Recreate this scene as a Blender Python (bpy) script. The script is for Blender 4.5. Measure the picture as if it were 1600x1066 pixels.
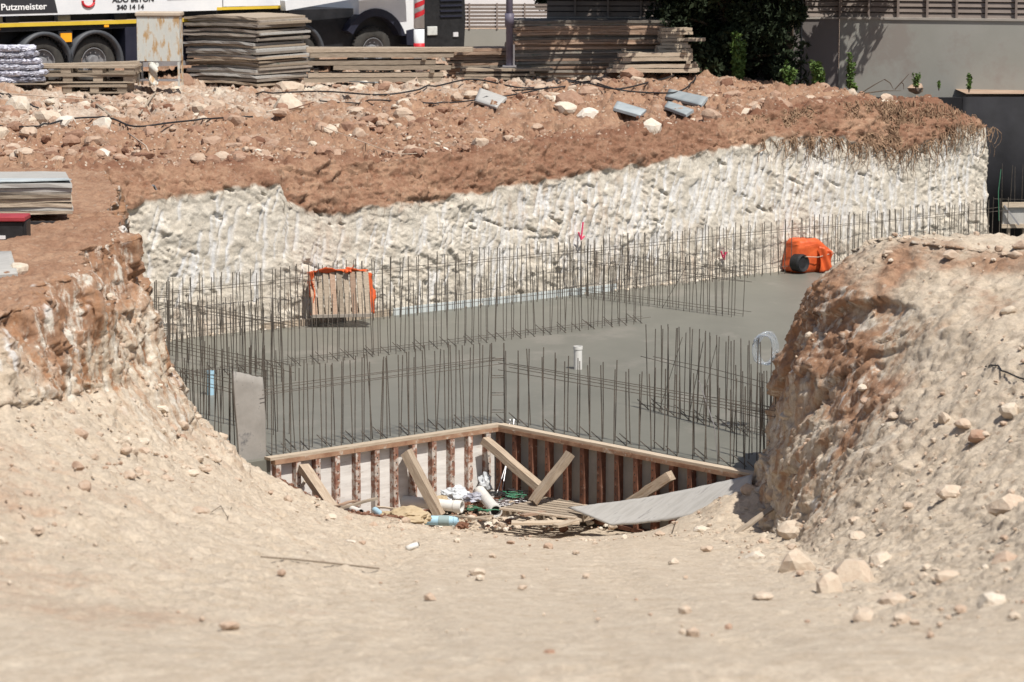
import bpy, bmesh, math, random
import numpy as np
from mathutils import Vector, Matrix
for o in list(bpy.data.objects): bpy.data.objects.remove(o)
S = bpy.context.scene
R = math.radians
random.seed(7); RNG = np.random.default_rng(7)
# ------------------------------------------------------------------ camera, sky, sun, exposure
EYE = 3.8; F = 4700.0; PITCH = math.atan(683/F)
cd = bpy.data.cameras.new('camera'); cam = bpy.data.objects.new('camera', cd); S.collection.objects.link(cam)
cam.location = (0, 0, EYE); cam.rotation_euler = (math.pi/2-PITCH, 0, 0)
cd.sensor_width = 36; cd.lens = F/1600*36; cd.clip_end = 2000; cd.clip_start = .1
cd.dof.use_dof = True; cd.dof.focus_distance = 44; cd.dof.aperture_fstop = 3.4
S.camera = cam
SAZ = math.atan2(.56, -.83); SEL = R(60)          # direction towards the sun
sdir = Vector((math.sin(SAZ)*math.cos(SEL), math.cos(SAZ)*math.cos(SEL), math.sin(SEL)))
w = bpy.data.worlds.new('World'); S.world = w; w.use_nodes = True
nt = w.node_tree; sky = nt.nodes.new('ShaderNodeTexSky'); sky.sky_type = 'NISHITA'; sky.sun_disc = False
sky.sun_elevation = SEL; sky.sun_rotation = SAZ % (2*math.pi); sky.dust_density = 2
nt.links.new(sky.outputs[0], nt.nodes['Background'].inputs[0]); nt.nodes['Background'].inputs[1].default_value = .07
sl = bpy.data.lights.new('sun', 'SUN'); sl.energy = 4.6; sl.angle = R(.5); sl.color = (1, .95, .87)
so = bpy.data.objects.new('sun', sl); S.collection.objects.link(so)
so.rotation_euler = sdir.to_track_quat('Z', 'Y').to_euler()
S.view_settings.view_transform = 'Standard'; S.view_settings.look = 'None'; S.view_settings.gamma = 1
S.view_settings.exposure = 0.26
# ------------------------------------------------------------------ measuring helpers (photo measurements -> places in metres)
cp, sp_ = math.cos(PITCH), math.sin(PITCH)
def ray(px, py):
    y = F*cp+(533-py)*sp_; z = -F*sp_+(533-py)*cp
    return (px-800)/y, 1.0, z/y
def PD(px, py, D):
    r = ray(px, py); return Vector((r[0]*D, D, EYE+r[2]*D))
def PZ(px, py, z):
    r = ray(px, py); return PD(px, py, (z-EYE)/r[2])
# ------------------------------------------------------------------ noise
def _h(ix, iy, iz, seed):
    h = (ix.astype(np.int64)*374761393 + iy.astype(np.int64)*668265263 + iz.astype(np.int64)*2147483647*3 + seed*1274126177) & 0xffffffff
    h = ((h ^ (h >> 13))*1274126177) & 0xffffffff
    h = ((h ^ (h >> 16))*2246822519) & 0xffffffff
    return ((h ^ (h >> 15)) & 0xffffff)/float(0xffffff)
def vn(x, y, z, seed=0):
    ix, iy, iz = np.floor(x), np.floor(y), np.floor(z)
    fx, fy, fz = x-ix, y-iy, z-iz
    fx = fx*fx*(3-2*fx); fy = fy*fy*(3-2*fy); fz = fz*fz*(3-2*fz)
    r = 0
    for a in (0, 1):
        for b in (0, 1):
            for c in (0, 1):
                r = r + _h(ix+a, iy+b, iz+c, seed)*(fx if a else 1-fx)*(fy if b else 1-fy)*(fz if c else 1-fz)
    return r*2-1
def fbm(x, y, z, o=4, seed=0, g=.5):
    r = 0; a = 1; t = 0
    for i in range(o):
        r = r+a*vn(x*2**i+i*17.3, y*2**i+i*7.1, z*2**i+i*3.7, seed+i); t += a; a *= g
    return r/t
def ridged(x, y, z, o=3, seed=0):
    r = 0; a = 1; t = 0
    for i in range(o):
        r = r+a*(1-2*np.abs(vn(x*2**i+i*9.3, y*2**i, z*2**i+i*5.7, seed+i))); t += a; a *= .5
    return r/t
def cells(x, y, seed=0):
    ix, iy = np.floor(x), np.floor(y)
    f1 = np.full(x.shape, 9.); f2 = np.full(x.shape, 9.); idr = np.zeros(x.shape)
    z0 = np.zeros(x.shape)
    for a in (-1, 0, 1):
        for b in (-1, 0, 1):
            cx = ix+a; cy = iy+b
            d = np.hypot(cx+_h(cx, cy, z0, seed)-x, cy+_h(cx, cy, z0+1, seed)-y)
            nr = d < f1
            f2 = np.where(nr, f1, np.minimum(f2, d)); idr = np.where(nr, _h(cx, cy, z0+2, seed), idr); f1 = np.where(nr, d, f1)
    return f1, f2, idr
def facets(x, y, seed=0, tilt=1.1):
    ix, iy = np.floor(x), np.floor(y); z0 = np.zeros(x.shape)
    f1 = np.full(x.shape, 9.); out = np.zeros(x.shape)
    for a in (-1, 0, 1):
        for b in (-1, 0, 1):
            cx = ix+a; cy = iy+b; dx = x-cx-_h(cx, cy, z0, seed); dy = y-cy-_h(cx, cy, z0+1, seed)
            d = dx*dx+dy*dy; nr = d < f1
            v = (_h(cx, cy, z0+2, seed)-.5)+tilt*(dx*(_h(cx, cy, z0+3, seed)-.5)*2+dy*(_h(cx, cy, z0+4, seed)-.5)*2)
            out = np.where(nr, v, out); f1 = np.where(nr, d, f1)
    return out
def sst(x, a, b):
    t = np.clip((x-a)/(b-a), 0, 1); return t*t*(3-2*t)
# ------------------------------------------------------------------ materials
def newmat(name):
    m = bpy.data.materials.new(name); m.use_nodes = True
    return m, m.node_tree, m.node_tree.nodes['Principled BSDF']
def N(nt, typ, **kw):
    n = nt.nodes.new(typ)
    for k, v in kw.items():
        if k in n.inputs: n.inputs[k].default_value = v
        else: setattr(n, k, v)
    return n
def ramp(nt, fac, stops):
    r = nt.nodes.new('ShaderNodeValToRGB'); e = r.color_ramp.elements
    while len(e) < len(stops): e.new(.5)
    for i, (p, c) in enumerate(stops): e[i].position = p; e[i].color = (*c, 1) if len(c) == 3 else c
    nt.links.new(fac, r.inputs[0]); return r.outputs[0]
def mixc(nt, fac, a, b, typ='MIX'):
    m = nt.nodes.new('ShaderNodeMix'); m.data_type = 'RGBA'; m.blend_type = typ
    for s, v in ((0, fac), (6, a), (7, b)):
        if hasattr(v, 'is_output'): nt.links.new(v, m.inputs[s])
        else: m.inputs[s].default_value = v if s == 0 else (*v, 1)
    return m.outputs[2]
def mth(nt, op, a, b=None, clamp=False):
    m = nt.nodes.new('ShaderNodeMath'); m.operation = op; m.use_clamp = clamp
    for s, v in ((0, a), (1, b)):
        if v is None: continue
        if hasattr(v, 'is_output'): nt.links.new(v, m.inputs[s])
        else: m.inputs[s].default_value = v
    return m.outputs[0]
def mat(name, c1, c2, scale=4, rough=.85, bump=.3, stretch=(1, 1, 1), spot=None, spot_t=.6, spot_s=3, rnd=0, metal=0, world=False, trans=0):
    m, nt, b = newmat(name)
    if world: co = N(nt, 'ShaderNodeNewGeometry').outputs['Position']
    else: co = N(nt, 'ShaderNodeTexCoord').outputs['Object']
    mp = N(nt, 'ShaderNodeMapping'); mp.inputs['Scale'].default_value = stretch; nt.links.new(co, mp.inputs[0])
    v = mp.outputs[0]
    if rnd:
        oi = N(nt, 'ShaderNodeObjectInfo')
        ad = N(nt, 'ShaderNodeVectorMath', operation='ADD'); nt.links.new(v, ad.inputs[0])
        sc = mth(nt, 'MULTIPLY', oi.outputs['Random'], 37.0); nt.links.new(sc, ad.inputs[1]); v = ad.outputs[0]
    n1 = N(nt, 'ShaderNodeTexNoise', Scale=scale, Detail=8, Roughness=.65); nt.links.new(v, n1.inputs['Vector'])
    col = ramp(nt, n1.outputs[0], [(.3, c1), (.7, c2)])
    if spot:
        n2 = N(nt, 'ShaderNodeTexNoise', Scale=spot_s, Detail=6, Roughness=.7); nt.links.new(v, n2.inputs['Vector'])
        f = ramp(nt, n2.outputs[0], [(spot_t-.05, (0, 0, 0)), (spot_t+.05, (1, 1, 1))])
        col = mixc(nt, f, col, spot)
    if rnd:
        f = mth(nt, 'MULTIPLY_ADD', oi.outputs['Random'], 2*rnd); f.node.inputs[2].default_value = 1-rnd
        cc = N(nt, 'ShaderNodeCombineColor')
        for i in range(3): nt.links.new(f, cc.inputs[i])
        col = mixc(nt, 1.0, col, cc.outputs[0], 'MULTIPLY')
    nt.links.new(col, b.inputs['Base Color']); b.inputs['Roughness'].default_value = rough; b.inputs['Metallic'].default_value = metal
    if trans: b.inputs['Transmission Weight'].default_value = trans
    b.inputs['Specular IOR Level'].default_value = .3
    if bump:
        bp = N(nt, 'ShaderNodeBump', Strength=bump, Distance=.02); nt.links.new(n1.outputs[0], bp.inputs['Height']); nt.links.new(bp.outputs[0], b.inputs['Normal'])
    return m
def terrain_mat(name, sandA, sandB, redA, redB, chips=.0):
    m, nt, b = newmat(name)
    pos = N(nt, 'ShaderNodeNewGeometry').outputs['Position']
    def ns(sc, det=6, ro=.6):
        n = N(nt, 'ShaderNodeTexNoise', Scale=sc, Detail=det, Roughness=ro); nt.links.new(pos, n.inputs['Vector']); return n.outputs[0]
    def at(nm):
        a = N(nt, 'ShaderNodeAttribute', attribute_name=nm); return a.outputs['Fac']
    nl, nm, nf = ns(.9), ns(4.5, 8, .7), ns(28, 6, .7)
    sand = ramp(nt, nm, [(.3, sandA), (.7, sandB)])
    red = ramp(nt, nm, [(.32, redA), (.68, redB)])
    k = mth(nt, 'ADD', at('red'), mth(nt, 'MULTIPLY', mth(nt, 'SUBTRACT', nl, .5), .9))
    k = mth(nt, 'ADD', k, mth(nt, 'MULTIPLY', mth(nt, 'SUBTRACT', nm, .5), 1.0))
    k = ramp(nt, k, [(.35, (0, 0, 0)), (.75, (1, 1, 1))])
    col = mixc(nt, k, sand, red)
    st_ = N(nt, 'ShaderNodeMapping'); st_.inputs['Scale'].default_value = (5, 5, 1.6); nt.links.new(pos, st_.inputs[0]); sn = N(nt, 'ShaderNodeTexNoise', Scale=1.0, Detail=7, Roughness=.7); nt.links.new(st_.outputs[0], sn.inputs['Vector'])
    col = mixc(nt, mth(nt, 'MULTIPLY', ramp(nt, sn.outputs[0], [(.50, (0, 0, 0)), (.60, (1, 1, 1))]), at('streak')), col, (.36, .20, .115))
    col = mixc(nt, mth(nt, 'MULTIPLY', ramp(nt, sn.outputs[0], [(.38, (1, 1, 1)), (.47, (0, 0, 0))]), at('streak')), col, (.68, .63, .55))
    col = mixc(nt, at('dark_soil'), col, (.165, .07, .042))
    # pebbles and chips of paler stone lying in the soil
    vo = N(nt, 'ShaderNodeTexVoronoi', Scale=17.0); nt.links.new(pos, vo.inputs['Vector'])
    sep = N(nt, 'ShaderNodeSeparateColor'); nt.links.new(vo.outputs['Color'], sep.inputs[0])
    cf = mth(nt, 'GREATER_THAN', sep.outputs[0], 1.0)
    cf.node.inputs[1].default_value = .8
    cf = mth(nt, 'MULTIPLY', cf, mth(nt, 'LESS_THAN', vo.outputs['Distance'], .42))
    cf = mth(nt, 'MULTIPLY', cf, at('grav'))
    chip = ramp(nt, sep.outputs[1], [(0, (.34, .22, .15)), (.5, (.44, .33, .25)), (1, (.54, .46, .38))])
    col = mixc(nt, cf, col, chip)
    col = mixc(nt, at('scrape'), col, (.76, .75, .74))
    g = ramp(nt, nf, [(.25, (.72, .72, .72)), (.75, (1.15, 1.15, 1.15))])
    col = mixc(nt, 1.0, col, g, 'MULTIPLY')
    nt.links.new(col, b.inputs['Base Color']); b.inputs['Roughness'].default_value = .95; b.inputs['Specular IOR Level'].default_value = .15
    hgt = mth(nt, 'ADD', mth(nt, 'MULTIPLY', nf, .5), mth(nt, 'MULTIPLY', ns(90, 4, .7), .25))
    hgt = mth(nt, 'ADD', hgt, mth(nt, 'MULTIPLY', cf, .5))
    bp = N(nt, 'ShaderNodeBump', Strength=.9, Distance=.04); nt.links.new(hgt, bp.inputs['Height']); nt.links.new(bp.outputs[0], b.inputs['Normal'])
    return m
M = {}
M['near'] = terrain_mat('sandy_soil', (.48, .39, .295), (.62, .535, .43), (.27, .15, .095), (.44, .285, .19))
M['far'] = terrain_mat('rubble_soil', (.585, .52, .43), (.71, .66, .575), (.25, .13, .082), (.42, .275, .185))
M['slab'] = mat('fresh_concrete', (.148, .147, .126), (.178, .175, .15), scale=1.3, rough=.42, bump=.15, world=True, spot=(.205, .195, .17), spot_t=.60, spot_s=.9, stretch=(1, .6, 1))
M['slabside'] = mat('concrete_side', (.2, .19, .17), (.3, .28, .25), world=True)
M['rebar'] = mat('rebar_steel', (.085, .078, .068), (.17, .14, .115), scale=30, rough=.65, bump=.2, metal=.3)
M['wood'] = mat('weathered_wood', (.24, .19, .145), (.42, .35, .27), scale=6, stretch=(1, 9, 9), rnd=.28, bump=.4)
M['woodpale'] = mat('pale_timber', (.36, .285, .21), (.52, .44, .345), scale=5, stretch=(1, 8, 8), rnd=.15, bump=.3, spot=(.3, .2, .12), spot_t=.7)
M['woodred'] = mat('reddish_boards', (.30, .19, .13), (.44, .32, .24), scale=6, stretch=(1, 9, 9), rnd=.25)
M['sheet'] = mat('grey_formwork_board', (.19, .165, .14), (.33, .29, .25), scale=3, rnd=.35, bump=.3, spot=(.14, .16, .13), spot_t=.62)
M['ply'] = mat('grey_plywood', (.33, .32, .30), (.46, .45, .43), scale=3, stretch=(1, 5, 1), bump=.2, spot=(.26, .25, .24), spot_t=.62, rnd=.1)
M['plydark'] = mat('stained_grey_board', (.23, .215, .195), (.34, .32, .295), scale=2.5, bump=.3, spot=(.10, .10, .105), spot_t=.60, spot_s=2.6)
M['plyblue'] = mat('bluish_board', (.26, .30, .32), (.40, .43, .44), scale=3, rnd=.2, bump=.2)
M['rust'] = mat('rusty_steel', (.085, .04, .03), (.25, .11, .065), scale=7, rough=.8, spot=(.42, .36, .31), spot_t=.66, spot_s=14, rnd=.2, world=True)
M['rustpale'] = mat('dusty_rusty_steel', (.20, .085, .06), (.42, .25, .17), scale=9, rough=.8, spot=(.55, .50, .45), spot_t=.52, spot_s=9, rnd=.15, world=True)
M['rustrail'] = mat('rusty_rail', (.22, .11, .065), (.42, .27, .18), scale=6, rough=.8, spot=(.5, .45, .38), spot_t=.62, spot_s=8, world=True)
M['brace'] = mat('weathered_brace', (.27, .205, .15), (.44, .36, .275), scale=5, stretch=(1, 8, 8), rnd=.2, bump=.5, spot=(.24, .16, .10), spot_t=.62)
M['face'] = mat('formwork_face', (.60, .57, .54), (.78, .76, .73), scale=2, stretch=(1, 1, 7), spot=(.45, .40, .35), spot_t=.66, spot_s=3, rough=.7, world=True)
M['white'] = mat('white_paint', (.68, .70, .73), (.78, .79, .81), scale=1.2, rough=.35, bump=0)
M['dark'] = mat('dark_chassis', (.012, .013, .016), (.03, .031, .036), scale=3, rough=.5, bump=.1)
M['navy'] = mat('dark_blue_steel', (.018, .02, .035), (.03, .032, .05), scale=3, rough=.4, bump=0)
M['black'] = mat('black_plastic', (.014, .014, .015), (.03, .03, .032), scale=8, rough=.5)
M['tyre'] = mat('tyre_rubber', (.03, .03, .03), (.07, .066, .06), scale=6, rough=.9, bump=.2)
M['rim'] = mat('rim_metal', (.10, .10, .11), (.28, .28, .29), scale=5, rough=.5, bump=0)
M['yellow'] = mat('yellow_stripe', (.60, .42, .04), (.7, .5, .06), rough=.5, bump=0)
M['orange'] = mat('orange_lamp', (.9, .35, .02), (.95, .45, .03), rough=.3, bump=0)
M['red'] = mat('red_paint', (.5, .02, .03), (.6, .04, .05), rough=.5, bump=0)
M['redfade'] = mat('faded_red', (.28, .03, .04), (.40, .06, .07), rough=.6)
M['glass'] = mat('lamp_glass', (.5, .52, .5), (.7, .72, .7), rough=.1, bump=0)
M['letterw'] = mat('white_letters', (.8, .8, .8), (.85, .85, .85), bump=0)
M['letterk'] = mat('black_letters', (.03, .03, .035), (.04, .04, .045), bump=0)
M['cabinet'] = mat('cabinet_paint', (.50, .52, .50), (.62, .61, .55), scale=5, stretch=(1.6, 1, .5), spot=(.44, .29, .15), spot_t=.55, spot_s=5, rough=.6)
M['cabtop'] = mat('cabinet_top', (.40, .33, .26), (.50, .43, .35), spot=(.4, .25, .14), spot_t=.6)
M['bag'] = mat('wrapped_bag', (.30, .30, .36), (.62, .63, .70), scale=7, rough=.25, bump=.5, rnd=.25, spot=(.2, .2, .25), spot_t=.6)
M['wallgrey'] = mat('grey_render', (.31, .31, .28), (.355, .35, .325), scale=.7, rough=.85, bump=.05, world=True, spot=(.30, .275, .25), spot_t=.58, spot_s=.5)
M['wallpink'] = mat('dimmed_render', (.155, .14, .135), (.185, .165, .16), scale=.8, bump=.05, world=True)  # wall left of the corner: its weaker light is darkened into this pinkish colour
M['louvre'] = mat('louvre_slats', (.20, .165, .145), (.25, .21, .185), scale=2, rough=.6, bump=0)
M['louvreb'] = mat('louvre_frame', (.22, .18, .16), (.27, .225, .2), scale=2, rough=.6, bump=0)
M['cope'] = mat('coping', (.34, .31, .28), (.42, .39, .35), bump=.05)
M['membrane'] = mat('black_membrane', (.008, .008, .01), (.018, .018, .022), scale=2, rough=.8, bump=.1, world=True)
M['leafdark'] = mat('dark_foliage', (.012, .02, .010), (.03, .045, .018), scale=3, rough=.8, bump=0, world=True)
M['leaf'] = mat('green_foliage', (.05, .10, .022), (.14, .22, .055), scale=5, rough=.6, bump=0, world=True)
M['bark'] = mat('bark', (.07, .05, .035), (.13, .1, .07), scale=8)
M['root'] = mat('dry_roots', (.10, .055, .032), (.42, .28, .18), scale=5, world=True)
M['cable'] = mat('black_cable', (.015, .015, .017), (.03, .03, .033), rough=.6, bump=0)
M['rope'] = mat('pale_rope', (.45, .36, .28), (.55, .45, .36), bump=0)
M['pvc'] = mat('white_pvc', (.60, .59, .56), (.70, .69, .66), rough=.4, bump=.05)
M['pvcblue'] = mat('pale_blue_pipe', (.32, .52, .66), (.42, .62, .74), rough=.4, bump=.05)
M['pvcgrey'] = mat('grey_green_sleeve', (.22, .30, .31), (.3, .38, .38), rough=.4, bump=.05)
M['hole'] = mat('pipe_inside', (.02, .02, .02), (.04, .035, .03), bump=0)
M['tarp'] = mat('orange_tarp', (.46, .07, .02), (.68, .13, .035), scale=5, rough=.45, bump=.5)
M['paper'] = mat('brown_paper', (.36, .28, .175), (.47, .375, .25), scale=5, bump=.6)
M['plastic'] = mat('white_plastic', (.48, .51, .54), (.62, .64, .66), scale=6, rough=.25, bump=.5)
M['green'] = mat('green_net', (.03, .15, .08), (.07, .24, .14), rough=.5, bump=.2)
M['foam'] = mat('pale_blue_foam', (.50, .55, .55), (.60, .63, .62), bump=.1)
M['steel'] = mat('galvanised_steel', (.35, .34, .36), (.5, .49, .5), rough=.4, metal=.6, bump=0)
M['pole'] = mat('purple_grey_steel', (.10, .09, .13), (.16, .145, .19), rough=.5, bump=0)
M['pink'] = mat('pink_spray', (.62, .05, .13), (.7, .09, .18), bump=0)
M['pale'] = mat('pale_building', (.6, .6, .62), (.72, .72, .73), scale=.5, bump=0)
M['clear'] = mat('clear_plastic', (.88, .92, .96), (.92, .96, 1), rough=.05, bump=.2, trans=.85)
def rockmat():
    m, nt, b = newmat('stone')
    a = N(nt, 'ShaderNodeAttribute', attribute_name='tone').outputs['Fac']
    pos = N(nt, 'ShaderNodeNewGeometry').outputs['Position']
    n = N(nt, 'ShaderNodeTexNoise', Scale=14, Detail=7, Roughness=.7); nt.links.new(pos, n.inputs['Vector'])
    f = mth(nt, 'ADD', a, mth(nt, 'MULTIPLY', mth(nt, 'SUBTRACT', n.outputs[0], .5), .6))
    c = ramp(nt, f, [(0, (.17, .085, .055)), (.3, (.33, .205, .145)), (.55, (.44, .33, .25)), (.8, (.56, .48, .385)), (1, (.66, .61, .54))])
    nt.links.new(c, b.inputs['Base Color']); b.inputs['Roughness'].default_value = .95; b.inputs['Specular IOR Level'].default_value = .15
    bp = N(nt, 'ShaderNodeBump', Strength=.6, Distance=.03); nt.links.new(n.outputs[0], bp.inputs['Height']); nt.links.new(bp.outputs[0], b.inputs['Normal'])
    return m
M['rock'] = rockmat()
# ------------------------------------------------------------------ object helpers
def link(o, parent=None):
    S.collection.objects.link(o)
    if parent: o.parent = parent
    return o
def tag(o, label=None, cat=None, group=None, kind=None):
    if label: o['label'] = label
    if cat: o['category'] = cat
    if group: o['group'] = group
    if kind: o['kind'] = kind
    elif label and cat: o['kind'] = 'thing'
    return o
def thing(name, label, cat, loc=(0, 0, 0), rz=0, group=None):
    o = bpy.data.objects.new(name, None); o.empty_display_size = .1; link(o); o.location = loc; o.rotation_euler = (0, 0, rz)
    return tag(o, label, cat, group)
def copy_tree(o, parent=None):
    c = o.copy(); S.collection.objects.link(c); c.parent = parent
    for ch in list(o.children): copy_tree(ch, c)
    return c
class MB:
    def __init__(s): s.v = []; s.f = []
    def add(s, vs, fs):
        n = len(s.v); s.v += [tuple(v) for v in vs]; s.f += [tuple(i+n for i in f) for f in fs]; return s
    def box(s, x0, x1, y0, y1, z0, z1, mtx=None):
        vs = [Vector(p) for p in ((x0, y0, z0), (x1, y0, z0), (x1, y1, z0), (x0, y1, z0), (x0, y0, z1), (x1, y0, z1), (x1, y1, z1), (x0, y1, z1))]
        if mtx: vs = [mtx @ v for v in vs]
        return s.add(vs, [(0, 3, 2, 1), (4, 5, 6, 7), (0, 1, 5, 4), (1, 2, 6, 5), (2, 3, 7, 6), (3, 0, 4, 7)])
    def tube(s, pts, r, n=6, cap=True, up=None):
        pts = [Vector(p) for p in pts]; rs = r if isinstance(r, (list, tuple)) else [r]*len(pts)
        vs = []; fs = []
        for i, p in enumerate(pts):
            d = (pts[min(i+1, len(pts)-1)]-pts[max(i-1, 0)]).normalized()
            a = d.cross(Vector((0, 0, 1)) if abs(d.z) < .95 else Vector((1, 0, 0))).normalized(); b = d.cross(a)
            for k in range(n):
                t = 2*math.pi*k/n; vs.append(p+(a*math.cos(t)+b*math.sin(t))*rs[i])
        for i in range(len(pts)-1):
            for k in range(n): fs.append((i*n+k, i*n+(k+1) % n, (i+1)*n+(k+1) % n, (i+1)*n+k))
        if cap: fs.append(tuple(range(n))[::-1]); fs.append(tuple((len(pts)-1)*n+k for k in range(n)))
        return s.add(vs, fs)
    def beam(s, a, b, wd, th, roll=0):
        a = Vector(a); b = Vector(b); d = (b-a); L = d.length
        q = d.to_track_quat('X', 'Z').to_matrix().to_4x4()
        return s.box(0, L, -wd/2, wd/2, -th/2, th/2, Matrix.Translation(a) @ q @ Matrix.Rotation(roll, 4, 'X'))
    def lathe(s, prof, n=28, mtx=None):       # profile (r, h) revolved about local Y axis
        vs = []; fs = []
        for r_, h_ in prof:
            for k in range(n):
                t = 2*math.pi*k/n; v = Vector((r_*math.cos(t), h_, r_*math.sin(t))); vs.append(mtx @ v if mtx else v)
        for i in range(len(prof)-1):
            for k in range(n): fs.append((i*n+k, i*n+(k+1) % n, (i+1)*n+(k+1) % n, (i+1)*n+k))
        return s.add(vs, fs)
    def build(s, name, m, parent=None, bevel=0, smooth=False):
        me = bpy.data.meshes.new(name); me.from_pydata(s.v, [], s.f); me.materials.append(m)
        if smooth: me.polygons.foreach_set('use_smooth', [True]*len(me.polygons))
        if bevel:
            bm = bmesh.new(); bm.from_mesh(me); bmesh.ops.bevel(bm, geom=bm.edges[:], offset=bevel, segments=1, affect='EDGES'); bm.to_mesh(me); bm.free()
        o = bpy.data.objects.new(name, me); return link(o, parent)
def np_mesh(name, V, Fq, m, parent=None, attrs=None, smooth=True):
    me = bpy.data.meshes.new(name); V = np.asarray(V, dtype=np.float32); Fq = np.asarray(Fq, dtype=np.int32); k = Fq.shape[1]
    me.vertices.add(len(V)); me.vertices.foreach_set('co', V.ravel())
    me.loops.add(Fq.size); me.loops.foreach_set('vertex_index', Fq.ravel())
    me.polygons.add(len(Fq)); me.polygons.foreach_set('loop_start', np.arange(0, Fq.size, k, dtype=np.int32))
    me.polygons.foreach_set('use_smooth', np.full(len(Fq), smooth))
    me.update(calc_edges=True); me.materials.append(m)
    for nme, arr in (attrs or {}).items():
        a = me.attributes.new(nme, 'FLOAT', 'POINT'); a.data.foreach_set('value', np.asarray(arr, dtype=np.float32).ravel())
    o = bpy.data.objects.new(name, me); return link(o, parent)
def grid_faces(nu, nv):
    i = np.arange(nu*nv).reshape(nu, nv)
    return np.stack([i[:-1, :-1], i[1:, :-1], i[1:, 1:], i[:-1, 1:]], -1).reshape(-1, 4)
def norms(P):
    a = np.gradient(P, axis=0); b = np.gradient(P, axis=1); n = np.cross(a, b)
    return n/np.maximum(np.linalg.norm(n, axis=-1, keepdims=True), 1e-9)
# ------------------------------------------------------------------ near terrain (ramp, banks, pit floor)
SEC = [
 (2,    [(-20,0),(-5,0),(-4,0),(-3,0),(-2,0),(-1,0),(0,0),(1,0),(2,0),(3,0),(4,0),(6,0),(20,0)]),
 (15,   [(-20,.05),(-5,0),(-4,0),(-3,-.02),(-2,-.04),(-1,-.05),(0,-.05),(1,-.05),(2,-.04),(3,-.02),(4,.03),(6,.1),(20,0)]),
 (20,   [(-20,0),(-5,-.05),(-4.5,-.25),(-3.4,-.5),(-2.2,-.75),(-1.2,-.9),(.5,-.94),(2.7,-.92),(3.2,-.75),(3.8,-.42),(4.8,-.05),(6,.1),(20,0)]),
 (25,   [(-20,0),(-5.0,0),(-4.7,-.45),(-3.8,-.85),(-2.6,-1.3),(-1.2,-1.75),(.5,-1.82),(2.8,-1.84),(3.6,-1.55),(4.5,-1.1),(5.4,-.6),(7,.05),(20,.05)]),
 (28,   [(-20,0),(-4.7,0),(-4.3,-.85),(-3.4,-1.5),(-2.3,-2.05),(-1,-2.32),(.5,-2.36),(2.85,-2.36),(3.45,-1.98),(4.3,-1.4),(5.2,-.8),(7,.05),(20,.05)]),
 (31,   [(-20,0),(-4.6,0),(-4.22,-1.2),(-3.6,-1.85),(-2.64,-2.42),(-1.3,-2.82),(.5,-2.88),(2.95,-2.85),(3.35,-2.15),(3.95,-1.35),(4.8,-.55),(6.6,.05),(20,.05)]),
 (34,   [(-20,0),(-4.6,0),(-4.2,-1.4),(-3.66,-2.22),(-2.9,-2.9),(-1.7,-3.33),(.5,-3.5),(2.86,-3.38),(3.06,-2.4),(3.3,-1.3),(3.55,-.42),(4.15,.02),(20,.0)]),
 (36,   [(-20,0),(-4.63,0),(-4.3,-1.2),(-4.0,-2.1),(-3.5,-2.78),(-2.2,-3.55),(.5,-3.93),(3.0,-3.65),(3.08,-2.8),(3.22,-1.94),(3.5,-.95),(4.2,-.4),(20,-.4)]),
 (36.8, [(-20,0),(-4.85,-.1),(-4.65,-1.6),(-4.4,-2.8),(-3.6,-3.5),(-2.4,-3.92),(.5,-4.06),(3.1,-3.95),(3.3,-3.3),(3.6,-2.6),(3.9,-2.0),(4.8,-1.4),(20,-1.4)]),
 (38.2, [(-20,0),(-5.1,-.1),(-4.95,-1.6),(-4.85,-3.4),(-4.0,-4.1),(-2.4,-4.1),(.5,-4.1),(2.9,-4.1),(3.1,-4),(3.4,-4),(3.8,-4),(4.8,-4),(20,-4)]),
 (41,   [(-20,-.1),(-5.45,-.1),(-5.3,-1.5),(-5.15,-3.3),(-4.5,-4.2),(-2.4,-4.2),(.5,-4.2),(2.9,-4.2),(3.1,-4.2),(3.4,-4.2),(3.8,-4.2),(4.8,-4.2),(20,-4.2)]),
 (46.5, [(-20,-.3),(-6.4,-.3),(-6.2,-1.5),(-6.05,-3.3),(-5,-4.2),(-2.4,-4.2),(.5,-4.2),(2.9,-4.2),(3.1,-4.2),(3.4,-4.2),(3.8,-4.2),(4.8,-4.2),(20,-4.2)]),
 (50,   [(-20,-1.5),(-8,-2),(-7,-3),(-6.5,-4.2),(-5,-4.2),(-2.4,-4.2),(.5,-4.2),(2.9,-4.2),(3.1,-4.2),(3.4,-4.2),(3.8,-4.2),(4.8,-4.2),(20,-4.2)]),
]
SD = np.array([s[0] for s in SEC], float); SC = np.array([s[1] for s in SEC], float)   # (rows, K, 2)
def sections(D):
    D = np.asarray(D, float); out = np.zeros((len(D), SC.shape[1], 2)); wts = 0
    for dd, wt in ((-.35, 1), (0, 2), (.35, 1)):
        for k in range(SC.shape[1]):
            for c in (0, 1): out[:, k, c] += wt*np.interp(D+dd, SD, SC[:, k, c])
        wts += wt
    return out/wts
def near_h(x, D):
    c = sections([D])[0]; return float(np.interp(x, c[:, 0], c[:, 1]))
Ds = np.concatenate([np.arange(2, 13, .2), np.arange(13, 24, .035), np.arange(24, 37.5, .028), np.arange(37.5, 47, .08)])
cs = sections(Ds)
_z = Ds*0; _j = (.20*vn(Ds*.9, _z, _z, 301)+.12*vn(Ds*2.3, _z, _z, 302)+.07*vn(Ds*6, _z, _z, 303))*sst(Ds, 24, 28)*(1-.75*sst(Ds, 34.2, 35.6))
_k = (.07*vn(Ds*1.1, _z, _z, 304)+.05*vn(Ds*2.9, _z, _z, 305)+.03*vn(Ds*7, _z, _z, 306))*sst(Ds, 24, 28)
for c_, q_ in ((1, 1.), (2, .8), (3, .35)): cs[:, c_, 0] += _j*q_
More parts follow.
